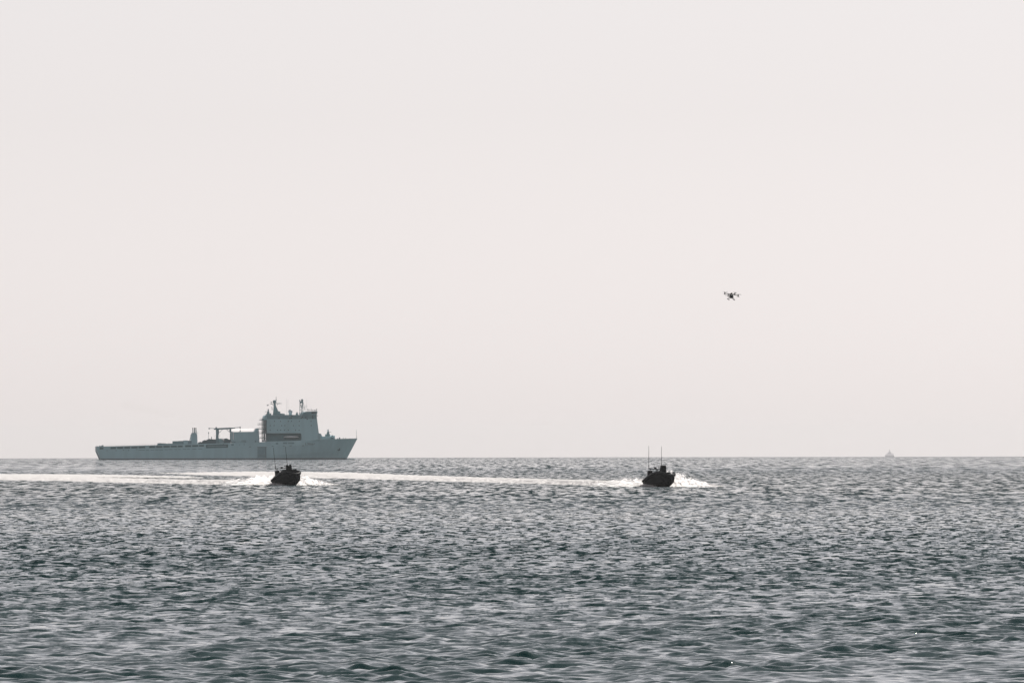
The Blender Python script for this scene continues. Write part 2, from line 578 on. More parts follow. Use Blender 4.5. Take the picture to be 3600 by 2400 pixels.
for sgn in (-1, 1):
    idx = {}
    for ci, px in enumerate(cols):
        for li, z in enumerate(levels(px)):
            idx[(ci, li)] = len(mb.v)
            mb.v.append(tuple(hull_pt(px, z, sgn)))
    for ci in range(len(cols) - 1):
        pm = (cols[ci] + cols[ci + 1]) / 2
        op = any(a_ < pm < b_ for a_, b_ in openings)
        lg = LONG[0] < pm < LONG[1]
        for li in range(7):
            if op and li == 5: continue
            if lg and li in (4, 5): continue
            f = (idx[(ci, li)], idx[(ci + 1, li)], idx[(ci + 1, li + 1)], idx[(ci, li + 1)])
            mb.f.append(f if sgn < 0 else f[::-1]); mb.m.append(1 if li < 2 else 0)
    if sgn < 0: left = dict(idx)
    else: right = dict(idx)
for li in range(7):                                  # transom
    mb.f.append((left[(0, li)], left[(0, li + 1)], right[(0, li + 1)], right[(0, li)])); mb.m.append(1 if li < 2 else 0)
for ci in range(len(cols) - 1):                      # deck and bottom
    mb.f.append((left[(ci, 7)], left[(ci + 1, 7)], right[(ci + 1, 7)], right[(ci, 7)])); mb.m.append(2)
    mb.f.append((left[(ci, 0)], right[(ci, 0)], right[(ci + 1, 0)], left[(ci + 1, 0)])); mb.m.append(1)
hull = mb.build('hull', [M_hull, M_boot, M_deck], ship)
# recessed gallery wall behind the openings
for sgn in (-1, 1):
    g = MB()
    for a_, b_ in openings + [LONG]:
        za = szp((a_ + b_) / 2, y_z1((a_ + b_) / 2)) - (1.4 if a_ == LONG[0] else 0.2)
        zb = szp((a_ + b_) / 2, y_z2((a_ + b_) / 2)) + 0.2
        xa, xb = sx(a_), sx(b_)
        yo = sgn * (HB - 1.3)
        g.box(((xa + xb) / 2, yo + sgn * -0.1, (za + zb) / 2), (xb - xa + 0.6, 0.2, zb - za + 0.6))
    build_each(g, 'gallery_wall', M_recess, hull)
    rl = MB()
    for a_, b_ in [LONG]:
        zc = szp((a_ + b_) / 2, 1566.0)
        rl.box(((sx(a_) + sx(b_)) / 2, sgn * (HB - 0.6), zc), (sx(b_) - sx(a_) - 2, 0.3, 0.35))
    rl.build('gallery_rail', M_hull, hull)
# pale strip painting in the sunlit stern corner, rubbing marks, side door, small scuttles
c = MB()
for sgn in (-1, 1):
    for za, zb in ((0.3, 5.7), (5.7, szp(331, 1567.3))):
        c.tube((stern_x(za) - 0.02, sgn * (HB + 0.02), za), (stern_x(zb) - 0.02, sgn * (HB + 0.02), zb), 0.16, n=6)
build_each(c, 'stern_corner_light', M_dome, hull)
def side_rect(name, px0, py0, px1, py1, m, parent, proud=0.05, sides=(-1, 1), thick=0.12, hb=HB):
    o = None
    for sgn in sides:
        q_ = MB()
        (xa, za), (xb, zb) = S(px0, py0), S(px1, py1)
        q_.box(((xa + xb) / 2, sgn * (hb + proud - thick / 2), (za + zb) / 2), (abs(xb - xa), thick, abs(za - zb)))
        o = q_.build(name, m, parent)
    return o
sd = side_rect('side_door', 896, 1569.6, 927, 1607, M_hull_d, hull, 0.06)
side_rect('door_frame', 923.6, 1571, 925.2, 1606, M_boot, hull, 0.12, (-1,))
side_rect('door_frame', 895.0, 1569.0, 928, 1570.6, M_boot, hull, 0.12, (-1,))
side_rect('door_rung', 898, 1601, 922, 1601.8, M_boot, hull, 0.12, (-1,))
side_rect('door_rung', 898, 1597, 922, 1597.6, M_boot, hull, 0.12, (-1,))
for a_, b_, y0, y1 in ((960, 968.5, 1554, 1560), (986, 1000.5, 1553, 1558.5), (1003.5, 1025, 1553, 1558.3), (803.5, 812.5, 1558.5, 1564.5), (832.5, 834.5, 1559.5, 1564), (848, 850, 1558.5, 1563.5), (775, 778, 1557.5, 1560)):
    side_rect('vent_grille', a_, y0, b_, y1, M_hull_d, hull, 0.05)
for a_, y in ((866, 1568), (946, 1566), (985, 1565), (1009, 1564.5), (1053, 1564)):
    side_rect('freeing_slot', a_, y, a_ + 7, y + 1.3, M_window, hull, 0.05)
for k, (a_, b_, y) in enumerate(((477, 500, 1579), (503, 515, 1580), (519, 533, 1579), (536, 548, 1578.5), (551, 563, 1578.8), (569, 580, 1578), (584, 596, 1577), (602, 613, 1577), (617, 627, 1576.8), (633, 645, 1576), (648, 659, 1576), (666, 681, 1575.6), (687, 702, 1575))):
    side_rect('rubbing_slot', a_, y, b_, y + 1.7, M_hull_d, hull, 0.05)
for a_, y in ((365, 1581), (397, 1581), (423, 1578.5), (441, 1580), (470, 1577.5)):
    side_rect('scuttle', a_, y, a_ + 3, y + 1.6, M_window, hull, 0.05)
# pennant number
def text_mesh(body, size, mname):
    cu = bpy.data.curves.new(mname, 'FONT')
    cu.body = body; cu.size = size; cu.extrude = 0.02; cu.space_character = 1.12
    to = bpy.data.objects.new(mname, cu); C.objects.link(to)
    dg = bpy.context.evaluated_depsgraph_get(); dg.update()
    me = bpy.data.meshes.new_from_object(to.evaluated_get(dg))
    bpy.data.objects.remove(to)
    return me
tm = text_mesh('L3007', 11.5 * SC, 'pennant_number')
tm.materials.append(M_number)
tx = bpy.data.objects.new('pennant_number', tm); C.objects.link(tx); tx.parent = hull
xs_ = [v.co.x for v in tm.vertices]; w_ = max(xs_) - min(xs_)
xa, za = S(1072.5, 1562.4)
hbA, hbB = half_beam(xa, za), half_beam(xa + 34 * SC, za)
pa = hull_pt(1072.5, za, -1); pb = hull_pt(1108, za, -1)
ang = math.atan2(pb.y - pa.y, pb.x - pa.x)
pu = hull_pt(1072.5, za + 1.7, -1)
lean = math.atan2(-(pu.y - pa.y), 1.7)
tx.scale = (34 * SC / w_, 1, 1)
tx.rotation_euler = (math.pi / 2 + lean, 0, ang)
tx.location = (pa.x, pa.y - 0.16, za)
# anchor and its pocket, bulbous bow
an = MB()
pA = hull_pt(1205, szp(1205, 1573), -1); pB = hull_pt(1205, szp(1205, 1580), -1)
an.tube(pA + Vector((0, -0.2, 0)), pB + Vector((0, -0.3, 0)), 0.28, 0.22)
an.tube(pB + Vector((-0.9, -0.35, 0.4)), pB + Vector((0, -0.35, -0.3)), 0.25); an.tube(pB + Vector((0.9, -0.35, 0.4)), pB + Vector((0, -0.35, -0.3)), 0.25)
an.build('anchor', M_boot, hull)
bb = MB()
prof = []
for k in range(9):
    a_ = math.pi * k / 8
    prof.append((max(0.01, 1.75 * math.sin(a_) ** 0.8), 4.6 * -math.cos(a_)))
bb.lathe(prof, (0, 0, 0), 14)
bo = bb.build('bulbous_bow', M_boot, hull, True)
bo.rotation_euler = (0, math.radians(90), 0); bo.location = (sx(1231), 0, -0.95)

# superstructure block: side plates left open at the boat bay
ssx = MB()
SB = HB - 0.08
def sup_right(y): return interp(y, [(1459, 1104.2), (1522, 1112.2), (1553, 1116)])
rows_y = [1552.5, 1549, 1521.2, 1471.5, 1456.5]
cols_p = [929.0, 1051.0, None]
def sup_pt(ci, ri, sgn):
    y = rows_y[ri]
    px = cols_p[ci] if cols_p[ci] else sup_right(y)
    if ri == 0: y = y_top(min(px, 1175)) + 0.6
    if ri == 1: y = y_top(min(px, 1175)) - 1.2
    x, z = S(px, y)
    return (x, sgn * SB, z)
ids = {}
for sgn in (-1, 1):
    for ci in range(3):
        for ri in range(5):
            ids[(sgn, ci, ri)] = len(ssx.v); ssx.v.append(sup_pt(ci, ri, sgn))
for sgn in (-1, 1):
    for ci in range(2):
        for ri in range(4):
            if ci == 0 and ri == 1: continue          # boat bay
            ssx.f.append((ids[(sgn, ci, ri)], ids[(sgn, ci + 1, ri)], ids[(sgn, ci + 1, ri + 1)], ids[(sgn, ci, ri + 1)])); ssx.m.append(0)
for ri in range(4):
    ssx.f.append((ids[(-1, 2, ri)], ids[(1, 2, ri)], ids[(1, 2, ri + 1)], ids[(-1, 2, ri + 1)])); ssx.m.append(0)
    if ri != 1:
        ssx.f.append((ids[(-1, 0, ri)], ids[(1, 0, ri)], ids[(1, 0, ri + 1)], ids[(-1, 0, ri + 1)])); ssx.m.append(0)
for ci in range(2):
    ssx.f.append((ids[(-1, ci, 4)], ids[(-1, ci + 1, 4)], ids[(1, ci + 1, 4)], ids[(1, ci, 4)])); ssx.m.append(0)
    ssx.f.append((ids[(-1, ci, 2)], ids[(-1, ci + 1, 2)], ids[(1, ci + 1, 2)], ids[(1, ci, 2)])); ssx.m.append(0)
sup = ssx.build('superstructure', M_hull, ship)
# inner walls of the bay
bw = MB()
(xa, za), (xb, zb) = S(929, 1552), S(1051, 1521.2)
bw.box(((xa + xb) / 2, 0, (za + zb) / 2 - 0.1), (xb - xa - 0.2, 2 * (SB - 4.2), zb - za + 0.4))
bw.build('boat_bay_wall', M_recess, sup)
for sgn in (-1, 1):
    cr = MB(); x1_, zt_ = S(1051, 1521.2); zb_ = szp(1051, y_top(1051) - 1.2)
    r_ = 1.1
    for zc, k in ((zt_, -1), (zb_, 1)):                # rounded bay corners
        pts = [(x1_, zc)] + [(x1_ - r_ + r_ * math.sin(t_), zc + k * (r_ - r_ * math.cos(t_))) for t_ in np.linspace(0, math.pi / 2, 6)]
        cr.prism(pts, sgn * SB, sgn * (SB - 0.3))
    build_each(cr, 'bay_corner', M_hull, sup)
# darker strake under the bridge deck
side_rect('bridge_strake', 930, 1457.5, 1104.0, 1470.6, M_hull_d, sup, 0.0, (-1, 1), 0.05, SB + 0.03)
for row, y in (((783, 880, 1010, 1063, 1190, 1385), 1479), ((710, 773, 900, 952, 1092, 1188, 1390), 1494), ((708, 828, 884, 945, 1008, 1128, 1188), 1510)):
    for X_ in row:
        px = 790 + X_ / 4.704
        side_rect('porthole', px - 1.2, y - 1.6, px + 1.2, y + 1.6, M_window, sup, 0.06, (-1,), 0.1, SB)
for px, y in ((972, 1469), (1017, 1461), (1016, 1468), (1010, 1469), (1050, 1468), (1054, 1464), (1071, 1471.5), (1066, 1466), (1090, 1462), (1091, 1467)):
    side_rect('bridge_wing_window', px - 2, y - 1.5, px + 2, y + 1.5, M_window, sup, 0.10, (-1,), 0.1, SB)
# bridge
br = MB()
br.prism([S(1053, 1457), S(1106, 1459.4), S(1104.2, 1456), S(1107.2, 1444.2), S(1105, 1443.4), S(1068, 1445), S(1055, 1449)], -SB - 1.2, SB + 1.2)
bridge = br.build('bridge', M_hull_d, ship)
for i in range(11):
    wb = MB(); yy = -11 + 2.2 * i
    x0_, z0_ = S(1105.4, 1452.6); x1_, z1_ = S(1106.8, 1447)
    wb.box((((x0_ + x1_) / 2) + 0.12, yy, (z0_ + z1_) / 2), (0.12, 1.7, z1_ - z0_), Matrix.Rotation(math.atan2(x1_ - x0_, z1_ - z0_), 3, 'Y'))
    wb.build('window', M_window, bridge)
side_rect('window', 1086, 1446.5, 1101, 1451.5, M_window, bridge, 0.06, (-1, 1), 0.1, SB + 1.2)
# aft stair tower with platforms
for k, (y, xl) in enumerate(((1475, 908), (1491, 902), (1506.5, 902), (1522.3, 904), (1539, 905.5))):
    p = MB()
    (xa, za), (xb, _) = S(xl, y), S(930, y)
    p.box(((xa + xb) / 2, 0, za), (xb - xa, 2 * SB - 2, 0.35))
    pl = p.build('platform', M_mast, sup)
    r = MB()
    for h_ in (0.6, 1.2):
        r.tube((xa + 0.1, -SB + 1.2, za + h_), (xb, -SB + 1.2, za + h_), 0.05, n=5)
        r.tube((xa + 0.1, -SB + 1.2, za + h_), (xa + 0.1, SB - 1.2, za + h_), 0.05, n=5)
    n_ = 5
    for j in range(n_):
        r.tube((xa + 0.1 + j * (xb - xa) / n_, -SB + 1.2, za), (xa + 0.1 + j * (xb - xa) / n_, -SB + 1.2, za + 1.3), 0.06, n=5)
    r.build('railing', M_mast, pl)
for px0, px1, mm in ((917, 920, M_mast), (925.5, 928.8, M_mast)):
    for yy in (-SB + 1.6, SB - 1.6):
        p = MB(); (xa, za), (xb, zb) = S(px0, 1551), S(px1, 1470)
        p.box(((xa + xb) / 2, yy, (za + zb) / 2), (xb - xa, 0.8, zb - za)); p.build('pillar', mm, sup)
p = MB(); (xa, za), (xb, zb) = S(921, 1522), S(925, 1472)
p.box(((xa + xb) / 2, 0, (za + zb) / 2), (xb - xa, 2 * SB - 5, zb - za)); p.build('stair_trunk', M_dome, sup)
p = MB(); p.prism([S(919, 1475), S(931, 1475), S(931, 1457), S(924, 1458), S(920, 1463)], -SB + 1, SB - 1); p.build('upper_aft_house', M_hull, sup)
p = MB(); (xa, za), (xb, zb) = S(913, 1551), S(927, 1544.5)
p.box(((xa + xb) / 2, -SB + 2, (za + zb) / 2), (xb - xa, 2.5, zb - za)); p.build('deck_locker', M_dome, sup)

# main mast with radome and yard
mm_ = MB()
def px9(X, Y): return 900 + X / 10.226, 1385 + Y / 10.226
def S9(X, Y): return S(*px9(X, Y))
mm_.prism([S9(550, 745), S9(770, 745), S9(770, 600), S9(735, 590), S9(650, 390), S9(640, 300), S9(575, 300), S9(580, 400)], -1.6, 1.6)
mast = mm_.build('main_mast', M_mast, ship)
p = MB(); p.prism([S9(700, 735), S9(810, 735), S9(810, 605), S9(700, 605)], -2.2, 2.2); p.prism([S9(810, 740), S9(970, 740), S9(970, 690), S9(810, 672)], -2.5, 2.5); p.build('mast_house', M_mast, mast)
x_, z_ = S9(605, 258); p = MB(); p.ball((x_, 0, z_), 6.2 * SC); p.build('radome', M_mast, mast, True)
p = MB()
(xa, za), (xb, zb) = S9(445, 330), S9(855, 322)
p.tube((xa, 0, za), (xb, 0, zb), 0.14); 
for (a_, b_) in (((500, 340), (575, 395)), ((740, 330), (680, 395)), ((490, 325), (490, 270)), ((855, 330), (855, 305)), ((670, 320), (665, 70)), ((700, 320), (700, 290)), ((760, 320), (760, 285)), ((800, 320), (800, 290))):
    A_, B_ = S9(*a_), S9(*b_)
    p.tube((A_[0], 0, A_[1]), (B_[0], 0, B_[1]), 0.11, n=6)
x_, z_ = S9(490, 270); p.box((x_, 0, z_), (0.7, 0.7, 0.5))
p.build('yard', M_mast, mast)
p = MB(); A_, B_ = S9(665, 200), S9(665, 70); p.tube((A_[0], 0, A_[1]), (B_[0], 0, B_[1]), 0.2, 0.12); p.box((A_[0], 0, A_[1]), (0.9, 0.5, 0.3)); p.build('pole_antenna', M_mast, mast)
p = MB()
for (a_, b_) in (((490, 540), (550, 540)), ((505, 460), (530, 540)), ((485, 460), (535, 460))):
    A_, B_ = S9(*a_), S9(*b_); p.tube((A_[0], 0, A_[1]), (B_[0], 0, B_[1]), 0.13, n=6)
p.build('signal_bracket', M_mast, mast)
# flag flying off the mast
p = MB()
q0, q1, q2, q3 = S9(385, 345), S9(395, 380), S9(335, 412), S9(330, 385)
for (a_, b_, c_, d_), yo in (((q0, q1, q2, q3), 0.0),):
    n_ = 8
    for i in range(n_):
        for s_ in (0, 1):
            pass
    vs = []; 
    for i in range(n_ + 1):
        t_ = i / n_
        ya = 0.25 * math.sin(t_ * 7)
        A_ = (a_[0] + (d_[0] - a_[0]) * t_, ya, a_[1] + (d_[1] - a_[1]) * t_)
        B_ = (b_[0] + (c_[0] - b_[0]) * t_, ya + 0.1, b_[1] + (c_[1] - b_[1]) * t_)
        vs += [A_, B_, (A_[0], A_[1] + 0.03, A_[2]), (B_[0], B_[1] + 0.03, B_[2])]
    fs = []
    for i in range(n_):
        o_ = i * 4
        fs += [(o_, o_ + 4, o_ + 5, o_ + 1), (o_ + 2, o_ + 3, o_ + 7, o_ + 6), (o_, o_ + 2, o_ + 6, o_ + 4), (o_ + 1, o_ + 5, o_ + 7, o_ + 3)]
    p.add(vs, fs)
A_, B_ = S9(392, 355), S9(560, 330)
p.tube((A_[0], 0, A_[1]), (B_[0], 0, B_[1]), 0.025, n=4)
p.build('flag', M_orange, mast)

# satellite dome and deck-top fittings on the superstructure roof
p = MB(); x_, z_ = S9(1172, 612)
p.ball((x_, -4, z_), 7.6 * SC, 1.05); p.build('satellite_dome', M_dome, sup, True)
p = MB(); xa, za = S9(1172, 740); p.lathe([(1.1, 0), (0.95, 1.6)], (x_, -4, za - 0.2), 12); p.build('dome_pedestal', M_hull, sup)
p = MB(); xa, za = S9(1405, 740); p.lathe([(0.75, 0), (0.75, 0.9), (0.35, 1.2), (0.3, 2.2)], (xa, -5, za - 0.1), 12); p.box((xa, -5, za + 1.1), (1.5, 0.4, 0.5)); p.build('director_sight', M_mast, sup)
p = MB(); xa, za = S9(1490, 735); p.tube((xa, -5, za), (xa, -5, za + 1.3), 0.12); p.box((xa, -5, za + 1.3), (0.3, 0.3, 0.4)); p.build('roof_lamp', M_mast, sup)
for X_, Y0, Y1, yy in ((1022, 740, 130, -8), (1112, 730, 170, 6), (1745, 600, 130, -7), (1895, 600, 400, -9)):
    p = MB(); A_, B_ = S9(X_, Y0), S9(X_, Y1); p.tube((A_[0], yy, A_[1]), (B_[0], yy, B_[1]), 0.07, 0.03, n=5); p.build('whip_antenna', M_dome, sup)
p = MB()
for X_, Y_ in ((1780, 530), (1825, 545), (1905, 540), (1960, 555), (2020, 555), (2070, 555), (2100, 525)):
    A_, B_ = S9(X_, 605), S9(X_, Y_); p.tube((A_[0], -10, A_[1]), (B_[0], -10, B_[1]), 0.1, n=5); p.box((B_[0], -10, B_[1]), (0.45, 0.45, 0.5))
for X_ in range(1750, 2110, 60):
    A_, B_ = S9(X_, 605), S9(X_, 560); p.tube((A_[0], -SB, A_[1]), (B_[0], -SB, B_[1]), 0.045, n=4)
A_, B_ = S9(1740, 562), S9(2105, 560); p.tube((A_[0], -SB, A_[1]), (B_[0], -SB, B_[1]), 0.045, n=4)
p.build('bridge_roof_fittings', M_mast, bridge)
p = MB(); A_, B_ = S9(2085, 770), S9(2145, 760); p.box(((A_[0] + B_[0]) / 2, -8, A_[1]), (B_[0] - A_[0], 3, 0.25)); A_ = S9(2140, 700); p.tube((B_[0], -9, B_[1]), (A_[0], -9, A_[1]), 0.06, n=4); p.tube((B_[0] - .8, -9, B_[1]), (A_[0] - .8, -9, A_[1]), 0.06, n=4); p.build('bridge_wing_step', M_mast, bridge)
# lattice mast
lt = MB()
legs = [((1520, 720), (1520, 300)), ((1570, 720), (1610, 300)), ((1640, 680), (1625, 300)), ((1705, 560), (1645, 280)), ((1610, 680), (1560, 310))]
for i, (a_, b_) in enumerate(legs):
    A_, B_ = S9(*a_), S9(*b_); yy = (-1.2, -1.2, 1.2, 1.2, 0)[i]
    lt.tube((A_[0], yy, A_[1]), (B_[0], yy * 0.6, B_[1]), 0.2 if i < 3 else 0.13, n=6)
for a_, b_ in (((1610, 470), (1690, 460)), ((1520, 420), (1610, 470)), ((1520, 560), (1600, 520)), ((1590, 620), (1640, 590)), ((1570, 400), (1630, 420))):
    A_, B_ = S9(*a_), S9(*b_); lt.tube((A_[0], 0, A_[1]), (B_[0], 0, B_[1]), 0.12, n=5)
lat = lt.build('lattice_mast', M_mast, ship)
p = MB(); p.prism([S9(1515, 320), S9(1560, 320), S9(1570, 305), S9(1635, 300), S9(1640, 200), S9(1575, 200), S9(1570, 245), S9(1545, 250), S9(1530, 200), S9(1505, 200), S9(1505, 240), S9(1518, 250)], -1.5, 1.5); p.build('radar_platform', M_mast, lat)
p = MB(); x_, z_ = S9(1605, 195); p.ball((x_, 0, z_), 0.75); x_, z_ = S9(1515, 205); p.box((x_, 0, z_), (0.5, 2.4, 0.5)); p.build('radar_head', M_mast, lat)
for X_, Y_ in ((1545, 375), (1555, 425)):
    p = MB(); x_, z_ = S9(X_, Y_); p.ball((x_, -1, z_), 0.27, n=8); p.build('signal_lamp', M_mast, lat)
p = MB()
for X_, Y0, Y1 in ((1705, 600, 370), (1770, 460, 360), (1770, 430, 425)):
    A_, B_ = S9(X_, Y0), S9(X_, Y1); p.tube((A_[0], -3, A_[1]), (B_[0], -3, B_[1] + 0.01), 0.07, n=4)
A_, B_ = S9(1690, 430), S9(1780, 430); p.tube((A_[0], -3, A_[1]), (B_[0], -3, B_[1]), 0.07, n=4)
p.build('aerial_cluster', M_mast, lat)

# close-in gun mounts: one on the aft roof, one on the foredeck
def gun_mount(cx, zb, yy, flip, par):
    g = MB(); g.lathe([(1.5, 0), (1.4, 0.9), (1.0, 1.0), (0.95, 1.7)], (cx, yy, zb), 12)
    g.box((cx, yy, zb + 2.0), (1.7, 1.6, 1.1), None, 0, 0.75)
    o = g.build('gun_mount', M_mast, par)
    d = MB(); d.lathe([(0.5, 0), (0.52, 1.2), (0.45, 1.6), (0.2, 1.85)], (cx + 0.05, yy, zb + 2.5), 12); d.build('radar_dome', M_dome, o, True)
    b = MB(); b.tube((cx + flip * 0.5, yy, zb + 2.35), (cx + flip * 2.1, yy, zb + 2.42), 0.13, n=6); b.build('gun_barrel', M_mast, o)
    return o
xa, za = S9(365, 745)
gun_mount(xa, za, -6, -1, ship)
p = MB(); p.prism([S9(415, 748), S9(472, 748), S9(472, 668), S9(440, 668), S9(438, 690), S9(415, 690)], -7, -4); p.build('ammunition_locker', M_mast, ship)
p = MB()
for X_, Y0 in ((245, 690), (280, 700), (510, 690)):
    A_, B_ = S9(X_, 755), S9(X_, Y0); p.tube((A_[0], -9, A_[1]), (B_[0], -9, B_[1]), 0.06, n=4)
A_, B_ = S9(240, 700), S9(300, 698); p.tube((A_[0], -9, A_[1]), (B_[0], -9, B_[1]), 0.05, n=4); build_each(p, 'roof_rail', M_mast, sup)

# foredeck: breakwater house, gun platform, bow fittings, jackstaff
def px8(X, Y): return 1000 + X / 8.711, 1490 + Y / 8.711
def S8(X, Y): return S(*px8(X, Y))
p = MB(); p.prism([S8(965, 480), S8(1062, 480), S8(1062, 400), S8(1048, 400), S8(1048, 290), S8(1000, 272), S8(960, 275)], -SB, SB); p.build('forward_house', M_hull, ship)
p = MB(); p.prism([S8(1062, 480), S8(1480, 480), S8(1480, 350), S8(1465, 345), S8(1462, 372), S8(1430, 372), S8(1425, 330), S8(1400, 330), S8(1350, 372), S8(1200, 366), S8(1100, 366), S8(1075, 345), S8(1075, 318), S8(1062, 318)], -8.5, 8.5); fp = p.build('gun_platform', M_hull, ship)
p = MB(); (xa, za), (xb, zb) = S8(1350, 455), S8(1435, 400); p.box(((xa + xb) / 2, -8.5, (za + zb) / 2), (xb - xa, 0.2, zb - za)); p.build('locker_door', M_hull_d, fp)
p = MB(); p.prism([S8(1205, 368), S8(1205, 300), S8(1255, 300), S8(1255, 330), S8(1340, 330), S8(1340, 368)], -2.5, 2.5); p.build('gun_plinth', M_mast, fp)
xa, za = S8(1290, 318); gun_mount(xa, za - 0.6, 0, 1, ship)
p = MB()
for X_, w__, h__ in ((1640, 50, 1.0), (1755, 18, 0.9), (1825, 20, 0.9), (1580, 30, 0.5), (1950, 25, 0.4)):
    xa, za = S8(X_, 440); p.lathe([(w__ / 8.7 * SC / 2, 0), (w__ / 8.7 * SC / 2 * 0.7, h__ * .6), (w__ / 8.7 * SC / 2, h__)], (xa, -2, za - 0.1), 8)
build_each(p, 'mooring_winch', M_mast, ship)
p = MB(); A_, B_ = S8(2165, 425), S8(2158, 165); p.tube((A_[0], 0, A_[1] - 0.3), (B_[0], 0, B_[1]), 0.13, 0.07, n=6); p.build('jackstaff', M_mast, ship)
p = MB()
for k in range(12):
    xa = sx(1178 + k * 6.2); za = szp(1178 + k * 6.2, y_top(1178 + k * 6.2)); hb = half_beam(xa, za)
    p.tube((xa, -hb + 0.3, za), (xa, -hb + 0.3, za + 0.55), 0.05, n=4)
build_each(p, 'rail_stanchion', M_mast, ship)

# funnel group
def px4(X, Y): return 590 + X / 11.2, 1490 + Y / 11.2
def S4(X, Y): return S(*px4(X, Y))
p = MB(); p.prism([S4(830, 790), S4(1075, 790), S4(1058, 400), S4(1030, 380), S4(1025, 330), S4(845, 330), S4(835, 500)], -10.5, -7.0)
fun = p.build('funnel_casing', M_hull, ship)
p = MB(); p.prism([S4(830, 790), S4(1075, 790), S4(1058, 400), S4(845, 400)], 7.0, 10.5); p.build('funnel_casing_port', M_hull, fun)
for X_, r_ in ((884, 0.24), (950, 0.36), (1010, 0.28)):
    p = MB(); A_, B_ = S4(X_ + 14, 380), S4(X_, 140); p.tube((A_[0], -8.7, A_[1]), (B_[0], -8.7, B_[1]), r_ + 0.08, r_, n=10); p.build('exhaust_pipe', M_mast, fun, True)
    p = MB(); A_, B_ = S4(X_ + 1.5, 165), S4(X_, 130); p.tube((A_[0], -8.7, A_[1]), (B_[0], -8.7, B_[1]), r_ + 0.03, r_ + 0.02, n=10); p.build('exhaust_tip', M_soot, fun, True)
p = MB(); A_, B_ = S4(755, 650), S4(850, 330); p.tube((A_[0], -9, A_[1]), (B_[0], -9, B_[1]), 0.16, n=6)
A_, B_ = S4(790, 570), S4(840, 565); p.tube((A_[0], -9, A_[1]), (B_[0], -9, B_[1]), 0.14, n=6); A_, B_ = S4(825, 350), S4(1080, 360); p.tube((A_[0], -10.8, A_[1]), (B_[0], -10.8, B_[1]), 0.08, n=5); A_, B_ = S4(1080, 360), S4(1085, 290); p.tube((A_[0], -10.8, A_[1]), (B_[0], -10.8, B_[1]), 0.08, n=5); p.build('funnel_stay', M_mast, fun)
p = MB(); p.prism([S4(92, 790), S4(830, 785), S4(830, 635), S4(690, 640), S4(680, 625), S4(525, 628), S4(515, 645), S4(92, 660)], -HB + 2, -HB + 8); dh = p.build('deckhouse', M_hull_d, ship)
p = MB(); (xa, za), (xb, zb) = S4(520, 770), S4(690, 640); p.box(((xa + xb) / 2, -HB + 1.95, (za + zb) / 2), (xb - xa, 0.2, zb - za)); p.build('deckhouse_panel', M_hull, dh)

# gantry crane
p = MB(); p.prism([S4(1780, 800), S4(1945, 800), S4(1910, 560), S4(1900, 430), S4(1925, 340), S4(1915, 190), S4(1795, 190), S4(1805, 420), S4(1795, 600)], -9.6, -7.8)
crane = p.build('deck_crane', M_hull_d, ship)
p = MB(); p.prism([S4(1725, 205), S4(1800, 210), S4(2350, 190), S(805, 1506.2), S(817, 1504.7), S(817, 1501.5), S4(2350, 122), S4(1840, 145), S4(1835, 105), S4(1785, 105), S4(1780, 150), S4(1725, 155)], -9.7, -7.7); p.build('crane_beam', M_hull_d, crane)
p = MB(); A_, B_ = S4(1530, 155), S4(1740, 155); p.tube((A_[0], -8.7, A_[1]), (B_[0], -8.7, B_[1]), 0.17, n=6); A_ = S4(1530, 160); p.box((A_[0], -8.7, A_[1]), (0.6, 0.6, 1.1)); A_, B_ = S(815, 1501.6), S(836, 1500.5); p.tube((A_[0], -8.7, A_[1]), (B_[0], -8.7, B_[1]), 0.22, n=6); A_ = S(836, 1501); p.box((A_[0], -8.7, A_[1]), (0.6, 0.6, 1.4)); build_each(p, 'crane_jib_end', M_mast, crane)
p = MB(); A_, B_ = S(836, 1503), S(836.3, 1512.5); p.tube((A_[0], -8.7, A_[1]), (B_[0], -8.7, B_[1]), 0.05, n=4); p.box((B_[0], -8.7, B_[1]), (0.6, 0.6, 0.9)); p.build('crane_hook', M_mast, crane)
p = MB()
for a_, b_ in (((1935, 325), (2055, 195)), ((2215, 190), (2345, 310))):
    A_, B_ = S4(*a_), S4(*b_); p.tube((A_[0], -8.7, A_[1]), (B_[0], -8.7, B_[1]), 0.14, n=6)
build_each(p, 'crane_brace', M_hull_d, crane)
p = MB(); (xa, za), (xb, zb) = S(800.5, 1552), S(804.5, 1507); p.box(((xa + xb) / 2, -8.7, (za + zb) / 2), (xb - xa, 1.4, zb - za)); p.box((xa - 0.25, -8.7, szp(800, 1512)), (0.35, 0.9, 1.6)); p.build('crane_post', M_hull_d, crane)
p = MB()
for xx in (1765, 1940):
    A_, B_ = S4(xx, 500), S4(xx, 400); p.tube((A_[0], -8.7, A_[1]), (B_[0], -8.7, B_[1]), 0.07, n=4)
build_each(p, 'crane_ladder', M_mast, crane)

